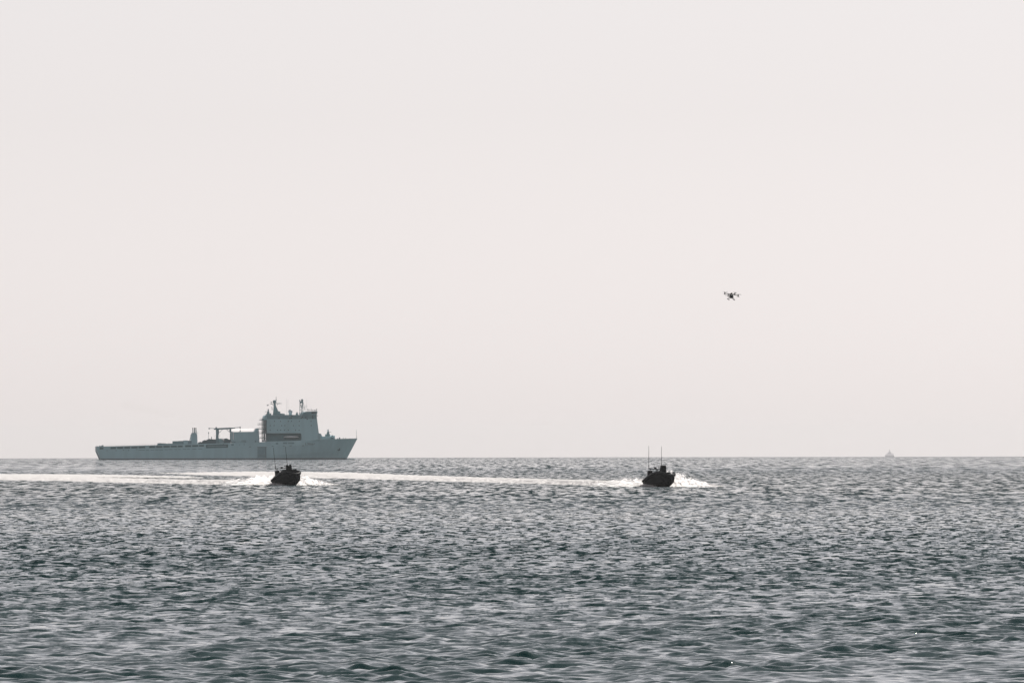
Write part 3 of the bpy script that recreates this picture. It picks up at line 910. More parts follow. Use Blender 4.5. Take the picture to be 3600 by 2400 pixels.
# temporary hangar: curved pale roof on grey walls
def px5(X, Y): return 780 + X / 10.69, 1490 + Y / 10.69
def S5(X, Y): return S(*px5(X, Y))
zb_ = S5(300, 690)[1]; ze_ = S5(300, 290)[1]; zt_ = S5(300, 180)[1]
xl_, xr_ = S5(265, 0)[0], S5(1325, 0)[0]
xs2 = S5(1090, 0)[0]
p = MB(); yw_ = 9.5
dz_ = zt_ + 0.3 - ze_
prof_t = [(-yw_, ze_), (-yw_ + 1.2, ze_ + 0.30 * dz_), (-yw_ + 4, ze_ + 0.68 * dz_), (-2, ze_ + 0.97 * dz_), (0, ze_ + dz_), (2, ze_ + 0.97 * dz_), (yw_ - 4, ze_ + 0.68 * dz_), (yw_ - 1.2, ze_ + 0.30 * dz_), (yw_, ze_)]
vs = [(xl_, y, z) for y, z in prof_t] + [(xs2 + (2.2 if abs(y) < 8 else 0.8 if abs(y) < 9 else 0), y, z + 0.12) for y, z in prof_t]
n_ = len(prof_t)
fs = [(i, i + 1, i + 1 + n_, i + n_) for i in range(n_ - 1)]
p.add(vs, fs); roof = p.build('shelter_roof', M_canvas, ship)
p = MB()
p.add([(xl_, -yw_, zb_), (xr_, -yw_ + .02, zb_), (xr_ - 0.4, -yw_ + .02, ze_ + 0.3), (xl_, -yw_, ze_),
       (xl_, yw_, zb_), (xr_, yw_, zb_), (xr_ - 0.4, yw_, ze_ + 0.3), (xl_, yw_, ze_)],
      [(0, 1, 2, 3), (5, 4, 7, 6), (1, 5, 6, 2)])
vs = [(xs2 - 0.1, -yw_ + .01, ze_ + 0.1), (xr_ - 0.4, -yw_ + .01, ze_ + 0.2), (xr_ - 0.5, -yw_ + 2.0, zt_ + 0.65), (xs2 + 2.0, -yw_ + 2.5, zt_ + 0.45), (xs2 + 2.0, yw_ - 2.5, zt_ + 0.45), (xr_ - 0.5, yw_ - 2, zt_ + 0.65), (xr_ - 0.4, yw_, ze_ + 0.2), (xs2 - 0.1, yw_, ze_ + 0.1)]
p.add(vs, [(0, 1, 2, 3), (3, 2, 5, 4), (4, 5, 6, 7), (1, 6, 5, 2)])
wl = p.build('shelter_wall', M_canvas_w, ship)
p = MB()
for y0_, y1_ in ((-yw_, -yw_ + 2.5), (yw_ - 2.5, yw_)):
    p.box((xl_ - 0.05, (y0_ + y1_) / 2, (zb_ + ze_) / 2), (0.2, y1_ - y0_, ze_ - zb_))
p.box((xl_ - 0.05, 0, ze_ + 0.4), (0.2, 2 * yw_ - 1, 0.9))
build_each(p, 'shelter_end_frame', M_canvas, wl)  # pale fabric, the bright lit tent end put into its colour
p = MB(); p.box((xl_ + 1.0, 0, (zb_ + ze_) / 2), (0.2, 2 * yw_ - 5, ze_ - zb_)); p.build('shelter_door', M_window, wl)
p = MB(); xa, za = S5(330, 300); p.box((xa + 0.15, -yw_ - 0.03, (za + zb_) / 2 + 1), (0.6, 0.1, za - zb_ - 2)); p.build('shelter_lit_edge', M_canvas, wl)  # pale strip painted in for the lit edge of the tent
p = MB()
for a_, b_ in (((260, 640), (420, 690)), ((770, 630), (800, 685)), ((1155, 600), (1185, 670)), ((640, 600), (800, 615))):
    (xa, za), (xb, zb) = S5(*a_), S5(*b_); p.box(((xa + xb) / 2, -yw_ - 1, (za + zb) / 2), (xb - xa, 1.2, abs(za - zb)))
build_each(p, 'deck_gear', M_hull_d, ship)

# aft deck edge: guard rail, bitts
p = MB()
pts = [S(355 + k * (544 - 355) / 18, interp(355 + k * (544 - 355) / 18, [(355, 1563.5), (544, 1557)])) for k in range(19)]
for (xa, za), (xb, zb) in zip(pts[:-1], pts[1:]):
    p.tube((xa, -HB + .2, za), (xb, -HB + .2, zb), 0.05, n=4)
    p.tube((xa, -HB + .2, za - 0.6), (xb, -HB + .2, zb - 0.6), 0.035, n=4)
for xa, za in pts:
    zz = za - 1.3
    p.tube((xa, -HB + .2, zz - .2), (xa, -HB + .2, za), 0.05, n=4)
p.build('flight_deck_rail', M_canvas, ship)
p = MB()
for px, h_ in ((332, 3.5), (339.5, 3.8)):
    xa, za = S(px, 1567.5); p.tube((xa, -HB + 1, za - .1), (xa, -HB + 1, za + h_ * SC), 0.2, n=6)
(xa, za), (xb, zb) = S(348, 1568), S(354.5, 1562.8); p.box(((xa + xb) / 2, -HB + 2, (za + zb) / 2), (xb - xa, 2.5, zb - za))
(xa, za), (xb, zb) = S(340, 1568), S(348, 1565.5); p.box(((xa + xb) / 2, -HB + 2, (za + zb) / 2), (xb - xa, 2.5, zb - za))
build_each(p, 'stern_bitt', M_hull_d, ship)
p = MB(); p.prism([S(543, 1564), S(597, 1562), S(597, 1557), S(588, 1557.2), S(580, 1557.5), S(560, 1556.2), S(556, 1555.5), S(545, 1556)], -HB + 1.5, -HB + 4); p.build('aft_equipment_house', M_hull_d, ship)
p = MB()
for px, h_ in ((545, 1.0), (564.5, 3.5), (571, 3), (585, 3), (592, 2)):
    xa, za = S(px, 1557.5); p.tube((xa, -HB + 2.5, za - .4), (xa, -HB + 2.5, za + h_ * SC), 0.14, n=5)
build_each(p, 'deck_vent', M_mast, ship)
p = MB(); A_, B_ = S(725.5, 1541), S(725.5, 1520); p.tube((A_[0], -6, A_[1]), (B_[0], -6, B_[1]), 0.1, n=5); p.box((B_[0], -6, B_[1]), (0.5, 0.5, 1.1)); p.build('lamp_mast', M_mast, ship)
p = MB(); A_, B_ = S(736.3, 1543), S(736.3, 1533.5); p.tube((A_[0], -4, A_[1]), (B_[0], -4, B_[1]), 0.26, 0.24, n=8); p.build('vent_pipe', M_mast, ship)

# ---- loads carried on the deck: things of their own, standing on the ship
def on_ship(name, mbx, m, label, cat, group=None):
    o = mbx.build(name, m); o.matrix_world = ship_m
    return tag(o, label, cat, group)
ship_m = Matrix.Translation(ship.location) @ Matrix.Rotation(YAW, 4, 'Z')
def tent_load(poly, y0_, y1_): return MB().prism([S4(*q_) for q_ in poly], y0_, y1_)
on_ship('covered_load', tent_load([(1090, 790), (1260, 790), (1265, 700), (1195, 685), (1100, 710)], -9, -5), M_tarp, 'low covered deck load just forward of the ship funnels', 'deck load', 'covered loads on the ship deck')
on_ship('covered_load', tent_load([(1255, 790), (1440, 790), (1440, 640), (1350, 612), (1262, 660)], -10, -6), M_tarp, 'small peaked covered deck load aft of the lamp mast', 'deck load', 'covered loads on the ship deck')
on_ship('covered_load', tent_load([(1420, 790), (1795, 790), (1795, 585), (1640, 582), (1525, 565), (1415, 620)], -11, -5), M_tarp, 'long peaked covered deck load aft of the crane post', 'deck load', 'covered loads on the ship deck')
on_ship('covered_load', tent_load([(2120, 790), (2345, 790), (2350, 605), (2205, 545), (2080, 575), (2130, 590)], -11, -5), M_tarp, 'peaked covered deck load between crane legs beside white cover', 'deck load', 'covered loads on the ship deck')
on_ship('covered_load', tent_load([(1910, 790), (2125, 790), (2115, 640), (2010, 560), (1910, 555)], -8, -4), M_canvas_w, 'grey covered deck load directly under the crane beam', 'deck load', 'covered loads on the ship deck')
on_ship('white_cover', tent_load([(2010, 590), (2115, 635), (2112, 605), (2060, 560), (2010, 552)], -9.6, -8.1), M_canvas, 'bright white sheet draped over a deck load under the crane', 'cover')
# lifeboat in the bay
lb = MB()
(xa, za), (xb, zb) = S(989, 1538.5), S(1041.5, 1530.5)
Lb = xb - xa; zc = za
nst = 13
ring = []
for i in range(nst):
    t_ = i / (nst - 1)
    f = max(0.04, math.sin(math.pi * min(1, max(0, t_ * 0.96 + 0.02))) ** 0.4)
    w_ = 1.45 * f
    ring.append([(xa + Lb * t_, -HB + 2.4 + w_ * math.cos(a_), zc + 0.75 + (0.8 * f * math.sin(a_))) for a_ in np.linspace(0, 2 * math.pi, 13)[:-1]])
vs = [q_ for r_ in ring for q_ in r_]
fs = []
for i in range(nst - 1):
    for j in range(12):
        fs.append((i * 12 + j, i * 12 + (j + 1) % 12, (i + 1) * 12 + (j + 1) % 12, (i + 1) * 12 + j))
fs += [tuple(range(11, -1, -1)), tuple(range((nst - 1) * 12, nst * 12))]
lb.add(vs, fs)
lbo = empty('lifeboat'); lbo.matrix_world = ship_m
tag(lbo, 'white enclosed lifeboat slung in the dark bay of the grey ship', 'lifeboat')
lb.build('lifeboat_shell', M_white, lbo, True)
p = MB(); p.box(((xa + xb) / 2, -HB + 2.4, zc + 0.35), (Lb * 0.96, 2.98, 0.3)); p.build('lifeboat_fender', M_mast, lbo)
p = MB(); (xa2, za2), (xb2, zb2) = S(988, 1548), S(991, 1541); p.box(((xa2 + xb2) / 2, -HB + 1.5, (za2 + zb2) / 2), (0.7, 0.7, 2.2))
for px in (997, 1034):
    A_, B_ = S(px, 1531), S(px, 1522); p.tube((A_[0], -HB + 2.4, A_[1]), (B_[0], -HB + 2.4, B_[1]), 0.1, n=5)
build_each(p, 'davit', M_mast, sup)

# ------------------------------------------------------------------ the pale ship beyond the horizon
FD = 38000.0
fs_ = FD * ALPHA
d_ = ray(3128, 1603); fb = Vector((d_.x, d_.y, 0)).normalized() * FD
far = empty('distant_ship', (fb.x, fb.y, curve_z(fb.x, fb.y)), (0, 0, 0))
tag(far, 'faint pale ship hull down on the horizon at the right', 'ship')
# apparent sea horizon height at that distance
hz_ang = -math.sqrt(2 * EYE / R_EARTH)
vis0 = EYE + hz_ang * FD - curve_z(fb.x, fb.y)
def F(px, up): return ((px - 3128) * fs_, vis0 + up * fs_)
p = MB(); p.prism([F(3113, 4), F(3142, 4), (F(3140, 0)[0], -3), (F(3115, 0)[0], -3)], -60, 60); p.prism([F(3114, 3), F(3141, 3), F(3142, 10), F(3137, 12.5), F(3135, 10.5), F(3116, 10.5), F(3114, 10)], -12, 12); p.build('hull', M_far, far)
p = MB(); p.prism([F(3119, 9), F(3136, 9), F(3135, 13), F(3133, 16), F(3124, 16), F(3120, 13.5)], -9, 9); p.build('superstructure', M_far, far)
p = MB(); p.prism([F(3125.5, 15), F(3130.5, 15), F(3129.5, 20), F(3128.2, 26), F(3126.3, 26), F(3126, 20)], -1.5, 1.5); p.build('mast', M_far, far)

# ------------------------------------------------------------------ people
def skin_mesh(name, verts, edges, radii, mats, lvl=2):
    me = bpy.data.meshes.new(name + '_cage')
    me.from_pydata(verts, edges, [])
    o = bpy.data.objects.new(name + '_cage', me); C.objects.link(o)
    o.modifiers.new('skin', 'SKIN')
    for v, r in zip(me.skin_vertices[0].data, radii):
        v.radius = (r, r) if not isinstance(r, tuple) else r
    me.skin_vertices[0].data[0].use_root = True
    ss = o.modifiers.new('sub', 'SUBSURF'); ss.levels = lvl; ss.render_levels = lvl
    dg = bpy.context.evaluated_depsgraph_get(); dg.update()
    m2 = bpy.data.meshes.new_from_object(o.evaluated_get(dg))
    m2.name = name
    bpy.data.objects.remove(o); bpy.data.meshes.remove(me)
    m2.materials.clear()
    for m in mats: m2.materials.append(m)
    m2.polygons.foreach_set('use_smooth', [True] * len(m2.polygons))
    return m2
# standing crew member, knees bent, hands forward on a grab rail (faces +x)
pv_ = [(0, 0, 0.92), (0.02, 0, 1.15), (0.04, 0, 1.38), (0.06, 0, 1.50), (0.09, 0, 1.58), (0.10, 0, 1.68), (0.11, 0, 1.76),
       (0.04, 0.19, 1.42), (0.10, 0.27, 1.17), (0.34, 0.24, 1.10), (0.42, 0.23, 1.10),
       (0.04, -0.19, 1.42), (0.10, -0.27, 1.17), (0.34, -0.24, 1.10), (0.42, -0.23, 1.10),
       (0.01, 0.11, 0.88), (0.12, 0.13, 0.50), (-0.02, 0.14, 0.09), (0.16, 0.15, 0.04),
       (0.01, -0.11, 0.88), (0.12, -0.13, 0.50), (-0.02, -0.14, 0.09), (0.16, -0.15, 0.04)]
pe_ = [(0, 1), (1, 2), (2, 3), (3, 4), (4, 5), (5, 6), (2, 7), (7, 8), (8, 9), (9, 10), (2, 11), (11, 12), (12, 13), (13, 14),
       (0, 15), (15, 16), (16, 17), (17, 18), (0, 19), (19, 20), (20, 21), (21, 22)]
pr_ = [(0.15, 0.12), (0.16, 0.12), (0.18, 0.12), 0.07, 0.065, (0.085, 0.095), 0.07, 0.075, 0.055, 0.042, 0.045, 0.075, 0.055, 0.042, 0.045,
       0.095, 0.065, 0.05, 0.045, 0.095, 0.065, 0.05, 0.045]
person_me = skin_mesh('person', pv_, pe_, pr_, [M_cloth, M_skin], 1)
for poly in person_me.polygons:
    z = poly.center.z
    if z > 1.56 and poly.center.x > 0.05: poly.material_index = 1
    if abs(poly.center.y) > 0.18 and z < 1.2 and poly.center.x > 0.37: poly.material_index = 1
def helmet_mesh():
    h = MB()
    h.lathe([(0.128, -0.03), (0.135, 0.02), (0.125, 0.08), (0.09, 0.125), (0.03, 0.145)], (0.085, 0, 1.68), 12)
    h.box((0.19, 0, 1.675), (0.05, 0.16, 0.06))
    return h.mesh('helmet', M_black, True)
def vest_mesh():
    h = MB(); h.lathe([(0.19, 1.05), (0.215, 1.15), (0.225, 1.32), (0.17, 1.46)], (0.03, 0, 0), 12)
    return h.mesh('life_vest', M_black, True)
helm_me = helmet_mesh(); vest_me = vest_mesh()

def crew(mw, x, y, z, turn, label, group):
    r = empty('person'); 
    b = bpy.data.objects.new('body', person_me); C.objects.link(b); b.parent = r
    h = bpy.data.objects.new('helmet', helm_me); C.objects.link(h); h.parent = r
    v = bpy.data.objects.new('life_vest', vest_me); C.objects.link(v); v.parent = r
    r.matrix_world = mw @ Matrix.Translation((x, y, z)) @ Matrix.Rotation(turn, 4, 'Z')
    return tag(r, label, 'person', group)

# ------------------------------------------------------------------ black raiding boats
ST = [(-4.4, 1.18, 0.15, 1.34, 1.00, -0.6), (-2.2, 1.22, 0.15, 1.42, 1.42, -0.75), (0.4, 1.20, 0.20, 1.45, 1.88, -0.9), (2.0, 1.24, 0.16, 1.42, 1.93, -0.95),
      (3.1, 1.20, 0.14, 1.34, 1.80, -0.95), (3.9, 1.08, 0.14, 1.18, 1.60, -0.9), (4.35, 0.84, 0.16, 0.92, 1.40, -0.75)]
def make_boat(idx, label):
    root = empty('raiding_boat')
    tag(root, label, 'boat', 'black raiding boats at speed')
    h = MB(); vs = []
    for x, cb, cz, gb, gz, kz in ST:
        vs += [(x, -gb, gz), (x, -(gb + cb) / 2 - 0.06, (gz + cz) / 2), (x, -cb, cz), (x, -cb * 0.5, (cz + kz) / 2 - 0.02), (x, 0, kz), (x, cb * 0.5, (cz + kz) / 2 - 0.02), (x, cb, cz), (x, (gb + cb) / 2 + 0.06, (gz + cz) / 2), (x, gb, gz)]
    fs = []
    for i in range(len(ST) - 1):
        for j in range(8):
            fs.append((i * 9 + j, i * 9 + j + 1, (i + 1) * 9 + j + 1, (i + 1) * 9 + j))
    fs.append(tuple(range(8, -1, -1)))
    tip = len(vs); vs.append((4.74, 0, 1.2)); vs.append((4.7, 0, 0.0))
    n0 = (len(ST) - 1) * 9
    fs += [(n0, n0 + 1, tip), (n0 + 1, n0 + 2, tip + 1, tip), (n0 + 2, n0 + 3, tip + 1), (n0 + 3, n0 + 4, tip + 1), (n0 + 4, n0 + 5, tip + 1), (n0 + 5, n0 + 6, tip + 1), (n0 + 6, n0 + 7, tip, tip + 1), (n0 + 7, n0 + 8, tip), (n0 + 8, n0, tip)]
    h.add(vs, fs)
    # deck
    vs = []; fs = []
    for x, cb, cz, gb, gz, kz in ST:
        zz = gz - (0.45 if x < 1.9 else 0.1)
        vs += [(x, -gb + .05, zz), (x, gb - .05, zz)]
    for i in range(len(ST) - 1): fs.append((2 * i, 2 * i + 2, 2 * i + 3, 2 * i + 1))
    h.add(vs, fs)
    hull_o = h.build('hull', M_black, root)
    # strakes under the chine
    for sg in (-1, 1):
        k = MB()
        for (x, cb, cz, gb, gz, kz), (x2, cb2, cz2, gb2, gz2, kz2) in zip(ST[:-2], ST[1:-1]):
            k.tube((x, sg * (cb + .02), cz), (x2, sg * (cb2 + .02), cz2), 0.05, n=5)
        k.build('spray_rail', M_black, hull_o)
    # foam collar swept round the gunwale
    pts = [(x, -gb - 0.05, gz) for x, cb, cz, gb, gz, kz in ST] + [(4.64, -0.44, 1.24), (4.78, 0, 1.18), (4.64, 0.44, 1.24)] + [(x, gb + 0.05, gz) for x, cb, cz, gb, gz, kz in ST[::-1]]
    P = [Vector(p_) for p_ in pts]
    vs = []; nn = 10
    for i, p_ in enumerate(P):
        t_ = (P[min(i + 1, len(P) - 1)] - P[max(i - 1, 0)]).normalized()
        u_ = Vector((0, 0, 1)); w_ = t_.cross(u_).normalized(); u_ = w_.cross(t_)
        for j in range(nn):
            a_ = 2 * math.pi * j / nn
            rr = 0.25 * (0.75 if i in (0, len(P) - 1) else 1)
            vs.append(p_ + w_ * (rr * 0.8 * math.cos(a_)) + u_ * (rr * 1.15 * math.sin(a_)))
    fs = [(i * nn + j, i * nn + (j + 1) % nn, (i + 1) * nn + (j + 1) % nn, (i + 1) * nn + j) for i in range(len(P) - 1) for j in range(nn)]
    fs += [tuple(range(nn - 1, -1, -1)), tuple(range((len(P) - 1) * nn, len(P) * nn))]
    MB().add(vs, fs).build('collar', M_rubber, root, True)
    # bow fender, console with screen, seats, aft gear
    b = MB(); b.lathe([(0.2, -0.55), (0.26, -0.3), (0.26, 0.2), (0.2, 0.34)], (4.6, 0, 0.85), 10); b.build('bow_fender', M_rubber, root, True)
    up = 0.38 if idx == 0 else 0.0
    b = MB(); b.prism([(-0.9, 0.9), (2.9, 1.4), (2.75, 2.0 + up), (1.0, 2.1 + up), (-0.9, 1.85 + up)], -1.05, 1.05); co_ = b.build('cabin_coaming', M_black, root)
    b = MB(); b.box((1.55, 0, 2.55), (0.62, 1.0, 1.55), None, 0, 0.93)
    if idx == 0:
        b = MB(); b.prism([(1.25, 1.7), (1.85, 1.7), (1.82, 3.2), (1.28, 3.2)], -0.5, 0.5)
        b.prism([(1.3, 3.18), (1.8, 3.18), (1.78, 3.42), (1.32, 3.42)], 0.22, 0.46)
        b.prism([(1.3, 3.18), (1.8, 3.18), (1.78, 3.36), (1.32, 3.36)], -0.47, -0.2)
    b.build('gun_shield', M_black, root)
    b = MB(); b.tube((1.75, 0.1, 3.0), (2.9, 0.45, 3.05), 0.035, n=6); b.build('gun_barrel', M_black, root)
    b = MB(); b.prism([(0.1, 1.3), (0.75, 1.4), (0.6, 2.2 + up), (0.2, 2.25 + up)], -0.7, 0.7); b.build('console', M_black, root)
    for x_ in (-0.75, -1.75):
        for y_ in (-0.45, 0.45):
            b = MB(); b.box((x_, y_, 1.05), (0.5, 0.45, 0.75)); b.box((x_ - 0.24, y_, 1.65), (0.12, 0.45, 0.6)); b.build('seat', M_black, root)
    b = MB(); b.box((-3.15, 0, 1.35), (1.5, 1.7, 0.9), None, 0, 0.92); b.build('engine_box', M_black, root)
    b = MB(); b.box((-3.0, -0.55, 2.2), (0.85, 0.7, 1.15), None, 0, 0.94); b.build('stowage_rack', M_black, root)
    # aerial frame
    b = MB()
    for sg in (-1, 1):
        b.tube((-2.1, sg * 1.12, 0.9), (-1.95, sg * 0.95, 3.02), 0.055, n=6); b.tube((-1.2, sg * 1.12, 0.95), (-1.9, sg * 0.95, 2.6), 0.04, n=6)
    b.tube((-1.95, -1.32, 3.04), (-1.95, 1.32, 3.04), 0.065, n=6)
    fr = b.build('aerial_frame', M_black, root)
    b = MB(); b.lathe([(0.1, 0), (0.24, 0.05), (0.24, 0.2), (0.12, 0.26)], (-1.95, 0.05, 3.08), 10); b.build('radar_dome', M_black, fr, True)
    for sg in (-1, 1):
        b = MB(); b.tube((-1.95, sg * 1.26, 3.0), (-1.95, sg * 1.26, 3.6), 0.07, 0.06, n=6); b.tube((-1.95, sg * 1.26, 3.6), (-1.95, sg * 1.26, 7.2), 0.048, 0.03, n=6)
        b.build('whip_antenna', M_black, fr)
    b = MB(); b.tube((-1.95, 0.75, 3.05), (-1.95, 0.75, 3.5), 0.04, n=5); b.box((-1.95, 0.75, 3.5), (0.12, 0.3, 0.1)); b.build('navigation_lamp', M_black, fr)
    b = MB()
    for sg in (-1, 1):
        b.path([(3.9, sg * 0.85, 1.7), (3.6, sg * 0.95, 1.98), (2.4, sg * 1.2, 2.2), (2.2, sg * 1.25, 1.95)], 0.03, n=5)
    build_rail = b.build('bow_handrail', M_black, root)
    return root

def place_boat(root, px, py, heading, pitch, bank, lift):
    p_ = on_sea(px, py)
    R_ = Matrix.Rotation(math.radians(heading) - math.pi / 2, 4, 'Z') @ Matrix.Rotation(-math.radians(pitch), 4, 'Y') @ Matrix.Rotation(math.radians(bank), 4, 'X')
    root.matrix_world = Matrix.Translation((p_.x, p_.y, p_.z + lift)) @ R_ @ Matrix.Scale(1.1, 4)
    return root.matrix_world.copy(), p_
boatA = make_boat(0, 'black speedboat in front of the big grey ship, throwing spray both sides')
mwA, pA_ = place_boat(boatA, 1010, 1704.6, 24, 6.0, 4.0, 0.40)
boatB = make_boat(1, 'black speedboat on open water right of centre, two aerials upright')
mwB, pB_ = place_boat(boatB, 2319, 1710.2, 24, 5.5, -2.6, 0.42)
crew(mwA, -0.75, -0.35, 0.92, 0, 'helmeted person standing aft by the frame in the boat before the ship', 'boat crews')
crew(mwA, -0.55, 0.42, 1.02, 0.2, 'helmeted person nearest the right-hand aerial in the boat before the ship', 'boat crews')
crew(mwA, -1.55, -0.4, 0.88, -0.2, 'rearmost helmeted person in the boat before the ship', 'boat crews')
crew(mwB, -0.55, -0.30, 1.02, 0.1, 'left of two helmeted people standing behind the shield in the right-hand boat', 'boat crews')
crew(mwB, -0.2, 0.22, 1.02, 0.0, 'right of two helmeted people standing behind the shield in the right-hand boat', 'boat crews')

# ------------------------------------------------------------------ wakes and spray
def grid_noise(x, y, seed):
    r_ = np.random.default_rng(seed).random((257, 257))
    xi = np.floor(x).astype(int); yi = np.floor(y).astype(int)
    fx = x - xi; fy = y - yi
    fx = fx * fx * (3 - 2 * fx); fy = fy * fy * (3 - 2 * fy)
    g = lambda a_, b_: r_[a_ % 257, b_ % 257]
    return (g(xi, yi) * (1 - fx) + g(xi + 1, yi) * fx) * (1 - fy) + (g(xi, yi + 1) * (1 - fx) + g(xi + 1, yi + 1) * fx) * fy
def fbm(x, y, seed, octs=4):
    t_ = 0; a_ = 0.5; n_ = 0
    for k in range(octs):
        t_ = t_ + a_ * grid_noise(x * 2 ** k, y * 2 ** k, seed + k); n_ += a_; a_ *= 0.55
    return t_ / n_

def foam_ribbon(name, pts, widths, heights, cover, label, seed, step=0.8):
    P = path_world(pts, step)
    T = np.gradient(P, axis=0); T /= np.hypot(T[:, 0], T[:, 1])[:, None] + 1e-9
    N = np.stack([-T[:, 1], T[:, 0]], 1)
    n = len(P); s_ = np.linspace(0, 1, n)
    Wd = np.interp(s_, np.linspace(0, 1, len(widths)), widths)
    Hg = np.interp(s_, np.linspace(0, 1, len(heights)), heights)
    Cv = np.interp(s_, np.linspace(0, 1, len(cover)), cover)
    m = int(max(widths) / step) + 2
    v_ = np.linspace(-1, 1, m)
    xx = P[:, None, 0] + N[:, None, 0] * Wd[:, None] * v_[None] / 2
    yy = P[:, None, 1] + N[:, None, 1] * Wd[:, None] * v_[None] / 2
    sp = spacing_at(np.hypot(xx, yy))
    h, dx, dy, _ = waves(xx.ravel(), yy.ravel(), sp.ravel())
    nz = fbm(xx.ravel() * 0.35, yy.ravel() * 0.09, seed, 4) * 0.6 + fbm(xx.ravel() * 1.1, yy.ravel() * 0.8, seed + 9, 2) * 0.4
    edge = (1 - np.abs(v_) ** 1.5)[None] * np.ones((n, 1))
    thr = 0.62 - 0.45 * (Cv[:, None] * edge).ravel()
    hh = (nz - thr) * 3.2 + (fbm(xx.ravel() * 0.6, yy.ravel() * 0.25, seed + 55, 3) - 0.5) * 1.3
    lift = np.clip(hh, -1, 1) * Hg.repeat(m) * (0.5 + 0.5 * edge.ravel())
    z = h + lift - 0.02 - (xx.ravel() ** 2 + yy.ravel() ** 2) / (2 * R_EARTH)
    co_ = np.stack([xx.ravel() + dx, yy.ravel() + dy, z], 1)
    i_, j_ = np.meshgrid(np.arange(n - 1), np.arange(m - 1), indexing='ij')
    qd = np.stack([i_ * m + j_, i_ * m + j_ + 1, (i_ + 1) * m + j_ + 1, (i_ + 1) * m + j_], -1).reshape(-1, 4)
    keep = (hh[qd] > -0.35).any(1)
    qd = qd[keep]
    used, inv = np.unique(qd.ravel(), return_inverse=True)
    me = np_mesh(name, co_[used], inv.reshape(-1, 4))
    me.materials.append(M_foam)
    bm = bmesh.new(); bm.from_mesh(me); bmesh.ops.recalc_face_normals(bm, faces=bm.faces)
    up_ = sum(f.normal.z for f in bm.faces)
    if up_ < 0: bmesh.ops.reverse_faces(bm, faces=bm.faces)
    bm.to_mesh(me); bm.free()
    o = bpy.data.objects.new(name, me); C.objects.link(o)
    return tag(o, label, 'wake', None, 'stuff')
foam_ribbon('wake_foam', [(952, 1704), (880, 1702.8), (750, 1700), (560, 1695.5), (420, 1690.5), (250, 1687), (100, 1685), (-150, 1682), (-300, 1680)],
            [7, 14, 21, 28, 34, 36], [1.1, 0.9, 0.75, 0.7, 0.7, 0.7], [1.1, 0.9, 0.85, 0.85, 0.8, 0.7], 'white foam wake trailing left from the boat before the ship', 21)
foam_ribbon('wake_foam', [(2262, 1708), (2180, 1706.5), (2000, 1700.5), (1700, 1690), (1400, 1680), (1200, 1673.5), (1050, 1668.5), (900, 1662)],
            [7, 16, 28, 44, 56, 62], [1.1, 0.9, 0.75, 0.7, 0.65, 0.55], [1.1, 0.9, 0.85, 0.82, 0.8, 0.55], 'long white foam wake running left from the right-hand boat behind the other boat', 41, 0.9)
foam_ribbon('wake_foam', [(470, 1680), (330, 1676), (100, 1672), (-200, 1668)],
            [34, 70, 90], [0.4, 0.38, 0.35], [0.85, 0.62, 0.5], 'thinning old foam patch at the left edge above the nearer wake', 61, 1.2)

def spray(name, p_, heading, sheets, n, label, seed):
    """thin torn curtains of water with droplets round them; each sheet is f(t, u, rg) -> x, y, z"""
    rg = np.random.default_rng(seed)
    V = []; T = []; nv = 0
    for si, fn in enumerate(sheets):
        nt_, nu_ = 90, 22
        t_, u_ = np.meshgrid(np.linspace(0, 1, nt_), np.linspace(0, 1, nu_), indexing='ij')
        x_, y_, z_ = fn(t_.ravel(), u_.ravel())
        hole = fbm(t_.ravel() * 14 + si * 31, u_.ravel() * 5 + si * 7, seed + 5 * si, 4)
        w_ = 0.22 * (fbm(t_.ravel() * 20, u_.ravel() * 6, seed + 77 + si, 3) - 0.5)
        V.append(np.stack([x_ + w_ * 2.2, y_ + w_, z_], 1))
        i_, j_ = np.meshgrid(np.arange(nt_ - 1), np.arange(nu_ - 1), indexing='ij')
        q_ = np.stack([i_ * nu_ + j_, i_ * nu_ + j_ + 1, (i_ + 1) * nu_ + j_ + 1, (i_ + 1) * nu_ + j_], -1).reshape(-1, 4)
        uu = u_.ravel()[q_].mean(1); hh = hole[q_].mean(1); tt = t_.ravel()[q_].mean(1)
        q_ = q_[hh > 0.04 + 0.44 * np.clip((uu - 0.35) / 0.65, 0, 1) + 0.12 * tt + rg.normal(size=len(hh)) * 0.04]
        T.append(np.concatenate([q_[:, [0, 1, 2]], q_[:, [0, 2, 3]]]) + nv); nv += nt_ * nu_
    # droplets
    m = n // len(sheets)
    for si, fn in enumerate(sheets):
        t_ = rg.random(m) ** 1.15; u_ = rg.random(m) ** 0.7 * 1.12
        x_, y_, z_ = fn(t_, u_)
        P = np.stack([x_, y_, z_], 1) + rg.normal(size=(m, 3)) * np.array([0.35, 0.2, 0.08])
        P[:, 2] = np.abs(P[:, 2])
        sz = rg.uniform(0.010, 0.030, m)
        t4 = np.array([(1, 1, 1), (1, -1, -1), (-1, 1, -1), (-1, -1, 1)]) * 0.75
        q4, _ = np.linalg.qr(rg.normal(size=(m, 3, 3)))
        V.append((np.einsum('nij,kj->nki', q4, t4) * sz[:, None, None] + P[:, None, :]).reshape(-1, 3))
        b_ = np.arange(m)[:, None] * 4 + nv
        T.append(np.concatenate([b_ + np.array([0, 1, 2]), b_ + np.array([0, 3, 1]), b_ + np.array([0, 2, 3]), b_ + np.array([1, 3, 2])], 0)); nv += 4 * m
    me = np_mesh(name, np.concatenate(V), np.zeros((0, 4), int), np.concatenate(T))
    me.materials.append(M_spray)
    o = bpy.data.objects.new(name, me); C.objects.link(o)
    o.matrix_world = Matrix.Translation(p_) @ Matrix.Rotation(math.radians(heading) - math.pi / 2, 4, 'Z')
    return tag(o, label, 'spray', None, 'stuff')
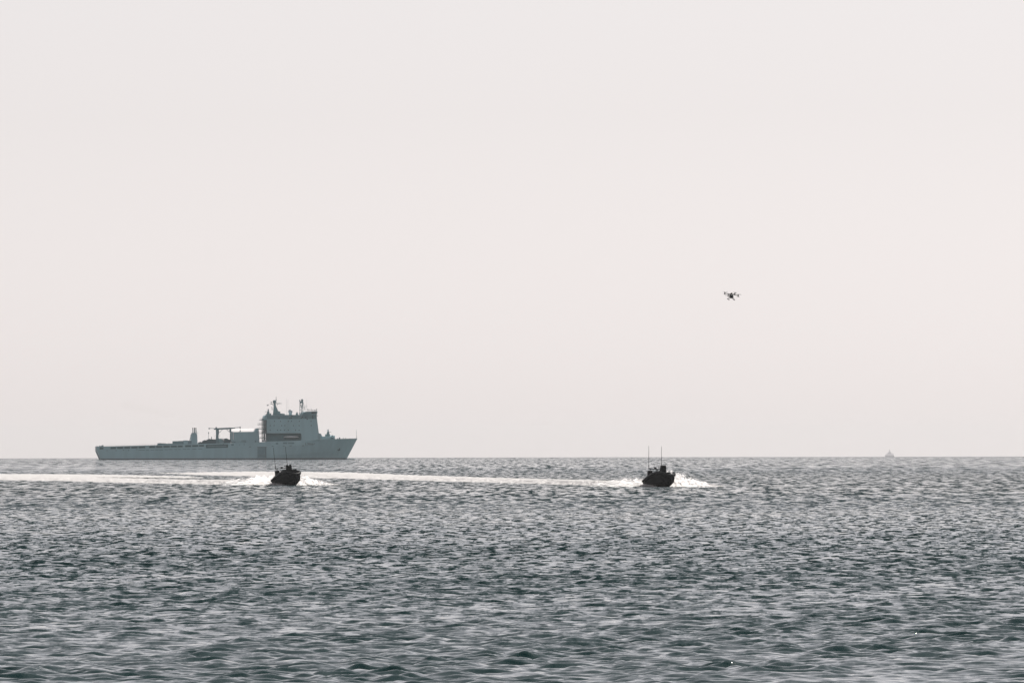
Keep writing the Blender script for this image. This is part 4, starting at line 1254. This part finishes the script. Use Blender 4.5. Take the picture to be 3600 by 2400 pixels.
def port_curtain(x0, reach, hgt, sd):
    def f(t_, u_):
        top = hgt * (1 - t_ ** 1.1) ** 1.5 * (0.72 + 0.56 * fbm(t_ * 9 + sd, t_ * 0 + sd, sd, 3)) + 0.10
        return x0 + 2.2 * t_ + 0.7 * u_, 0.9 + reach * t_ + 0.1 * u_, top * u_
    return f
def stern_curtain(y0, length, hgt, spread, sd):
    def f(t_, u_):
        prof = hgt * (0.45 + 0.6 * np.sin(np.clip(t_ * 2.6 + 0.35, 0, math.pi))) * (1 - 0.62 * t_) + 0.15
        top = prof * (0.68 + 0.64 * fbm(t_ * 13 + sd, t_ * 0 + sd, sd, 3))
        return -3.9 - length * t_, y0 * (1 + spread * t_) + 0.2 * u_, top * u_
    return f
def starboard_curtain(hgt, sd):
    def f(t_, u_):
        top = hgt * np.sin(np.clip(t_ * 0.9 + 0.05, 0, 1) * math.pi) * (0.6 + 0.8 * fbm(t_ * 8 + sd, t_ * 0, sd, 3))
        return 0.8 - 6.2 * t_, -1.35 - 0.9 * t_ - 0.25 * u_, top * u_
    return f
HDG = 26
spray('spray', pA_, HDG, [port_curtain(2.2, 8.6, 2.5, 3), port_curtain(0.4, 7.2, 2.3, 8), port_curtain(-1.4, 5.6, 2.0, 12)], 13000, 'white bow spray to the right of the boat before the ship', 1)
spray('spray', pA_, HDG, [stern_curtain(-1.3, 26, 2.1, 0.6, 5), stern_curtain(0.2, 24, 2.2, 0.6, 9), stern_curtain(1.5, 22, 2.0, 0.6, 14), starboard_curtain(0.35, 4)], 14000, 'white stern spray to the left of the boat before the ship', 2)
spray('spray', pB_, HDG, [port_curtain(2.3, 10.5, 3.3, 23), port_curtain(0.4, 9.2, 3.0, 28), port_curtain(-1.4, 6.6, 2.6, 32)], 15000, 'white bow spray to the right of the right-hand boat', 4)
spray('spray', pB_, HDG, [stern_curtain(-1.3, 24, 1.7, 0.6, 25), stern_curtain(0.2, 22, 1.75, 0.6, 29), stern_curtain(1.5, 20, 1.6, 0.6, 34), starboard_curtain(0.45, 7)], 14000, 'white stern spray to the left of the right-hand boat', 5)

# ------------------------------------------------------------------ drone
DD = 1300.0
dm = ALPHA * DD / 22.4                                 # metres per zoomed pixel of the drone crop
def dpx(X_, Y_): return 2520 + X_ / 22.4, 1000 + Y_ / 22.4
cx_, cy_ = dpx(1158, 775)
dc = at_dist(cx_, cy_, DD)
drone = empty('quadcopter_drone')
tag(drone, 'black quadcopter drone with landing legs and slung box, hovering in the sky', 'drone')
fwd = Vector((0.31, -0.95, 0)).normalized(); lft = Vector((0, 0, 1)).cross(fwd)
nrm = Vector((0.113, -0.1727, 1)).normalized()
fx_ = (fwd - nrm * fwd.dot(nrm)).normalized(); ly_ = nrm.cross(fx_)
DMx = Matrix.Identity(4)
for i in range(3):
    DMx[i][0] = fx_[i]; DMx[i][1] = ly_[i]; DMx[i][2] = nrm[i]; DMx[i][3] = dc[i]
drone.matrix_world = DMx
AR = 0.86
b = MB(); b.lathe([(0.10, -0.10), (0.19, -0.06), (0.20, 0.03), (0.13, 0.09), (0.05, 0.11)], (0, 0, 0), 12); bd = b.build('body', M_drone, drone, True)
b = MB(); b.lathe([(0.13, 0.0), (0.125, 0.06), (0.08, 0.12), (0.02, 0.14)], (0.02, 0, 0.06), 12); b.build('canopy', M_drone_red, bd, True)
b = MB(); b.ball((0.19, 0, -0.02), 0.05, n=10); b.build('camera_lens', M_lens, bd, True)
b = MB(); b.box((0.02, 0, -0.25), (0.42, 0.30, 0.32), None, 0, 1.0); bx_ = b.build('slung_box', M_drone_box, drone)
b = MB(); b.box((0.02, 0, -0.405), (0.44, 0.32, 0.035)); b.build('box_rim', M_drone, bx_)
b = MB(); b.lathe([(0.025, 0), (0.025, 0.02)], (0, 0, 0), 8); lz = b.build('box_lamp', M_lens, bx_); lz.rotation_euler = (0, math.radians(90), 0); lz.location = (0.235, 0.03, -0.2)
for i, a_ in enumerate((45, 135, 225, 315)):
    an_ = math.radians(a_); ex, ey = AR * math.cos(an_), AR * math.sin(an_)
    b = MB(); b.tube((0.12 * math.cos(an_), 0.12 * math.sin(an_), 0.0), (ex, ey, 0.0), 0.042, 0.036, n=8); arm = b.build('arm', M_drone, drone)
    b = MB(); b.lathe([(0.028, -0.14), (0.062, -0.12), (0.055, -0.05), (0.075, 0.0), (0.055, 0.05), (0.062, 0.12), (0.028, 0.14)], (ex, ey, 0.0), 10); b.build('motor', M_drone, arm, True)
    for zz, ph in ((0.15, (70, 20, 100, 150)[i]), (-0.15, (130, 95, 25, 60)[i])):
        pb_ = MB()
        for k in (0, 1):
            q_ = math.radians(ph) + math.pi * k
            n_ = 6; vs = []
            for s_ in range(n_ + 1):
                r_ = 0.03 + 0.33 * s_ / n_
                ch = 0.020 + 0.024 * math.sin(math.pi * min(1, s_ / n_ * 0.8 + 0.15)); tw = 0.35 * (1 - s_ / n_) + 0.1
                for e_, zt in ((-1, 0.004), (1, 0.004), (1, -0.004), (-1, -0.004)):
                    vs.append((ex + r_ * math.cos(q_) - e_ * ch * math.sin(q_), ey + r_ * math.sin(q_) + e_ * ch * math.cos(q_), zz + e_ * ch * tw + zt))
            fs = []
            for s_ in range(n_):
                o_ = s_ * 4
                fs += [(o_, o_ + 1, o_ + 5, o_ + 4), (o_ + 1, o_ + 2, o_ + 6, o_ + 5), (o_ + 2, o_ + 3, o_ + 7, o_ + 6), (o_ + 3, o_, o_ + 4, o_ + 7)]
            fs += [(3, 2, 1, 0), (n_ * 4, n_ * 4 + 1, n_ * 4 + 2, n_ * 4 + 3)]
            pb_.add(vs, fs)
        pb_.lathe([(0.035, -0.012), (0.035, 0.012)], (ex, ey, zz), 8)
        pb_.build('propeller', M_drone, arm)
for sg in (-1, 1):
    b = MB(); b.tube((-0.30, sg * 0.33, -0.58), (0.34, sg * 0.33, -0.58), 0.046, n=8)
    sk = b.build('skid', M_drone, drone)
    for xx in (-0.18, 0.22):
        b = MB(); b.tube((xx * 0.6, sg * 0.13, -0.05), (xx, sg * 0.33, -0.58), 0.022, n=6); b.build('landing_leg', M_drone, drone)

# ------------------------------------------------------------------ faint exhaust drifting from the ship funnels
ex0 = ship_m @ Vector((S4(940, 120)[0], -8.7, S4(940, 120)[1]))
pl = MB(); rings = []
for k in range(10):
    t_ = k / 9
    c_ = ex0 + Vector((-38 * t_ - 10 * t_ * t_, 0, 2 + 17 * t_ - 3 * t_ * t_)); r_ = 0.5 + 3.6 * t_
    rings.append([c_ + Vector((r_ * 0.4 * math.cos(a_), r_ * math.sin(a_), r_ * 0.8 * math.cos(a_))) for a_ in np.linspace(0, 2 * math.pi, 13)[:-1]])
vs = [p_ for r_ in rings for p_ in r_]
fs = [(i * 12 + j, i * 12 + (j + 1) % 12, (i + 1) * 12 + (j + 1) % 12, (i + 1) * 12 + j) for i in range(9) for j in range(12)]
fs += [tuple(range(11, -1, -1)), tuple(range(108, 120))]
pl.add(vs, fs)
sm = bpy.data.materials.new('thin_exhaust'); sm.use_nodes = True
st_ = sm.node_tree; st_.nodes.clear()
v_ = st_.nodes.new('ShaderNodeVolumePrincipled'); v_.inputs['Color'].default_value = (0.6, 0.57, 0.5, 1); v_.inputs['Density'].default_value = 0.006
o_ = st_.nodes.new('ShaderNodeOutputMaterial'); st_.links.new(v_.outputs[0], o_.inputs['Volume'])
tag(pl.build('exhaust_smoke', sm), 'thin brownish exhaust drifting left from the ship funnels', 'smoke', None, 'stuff')
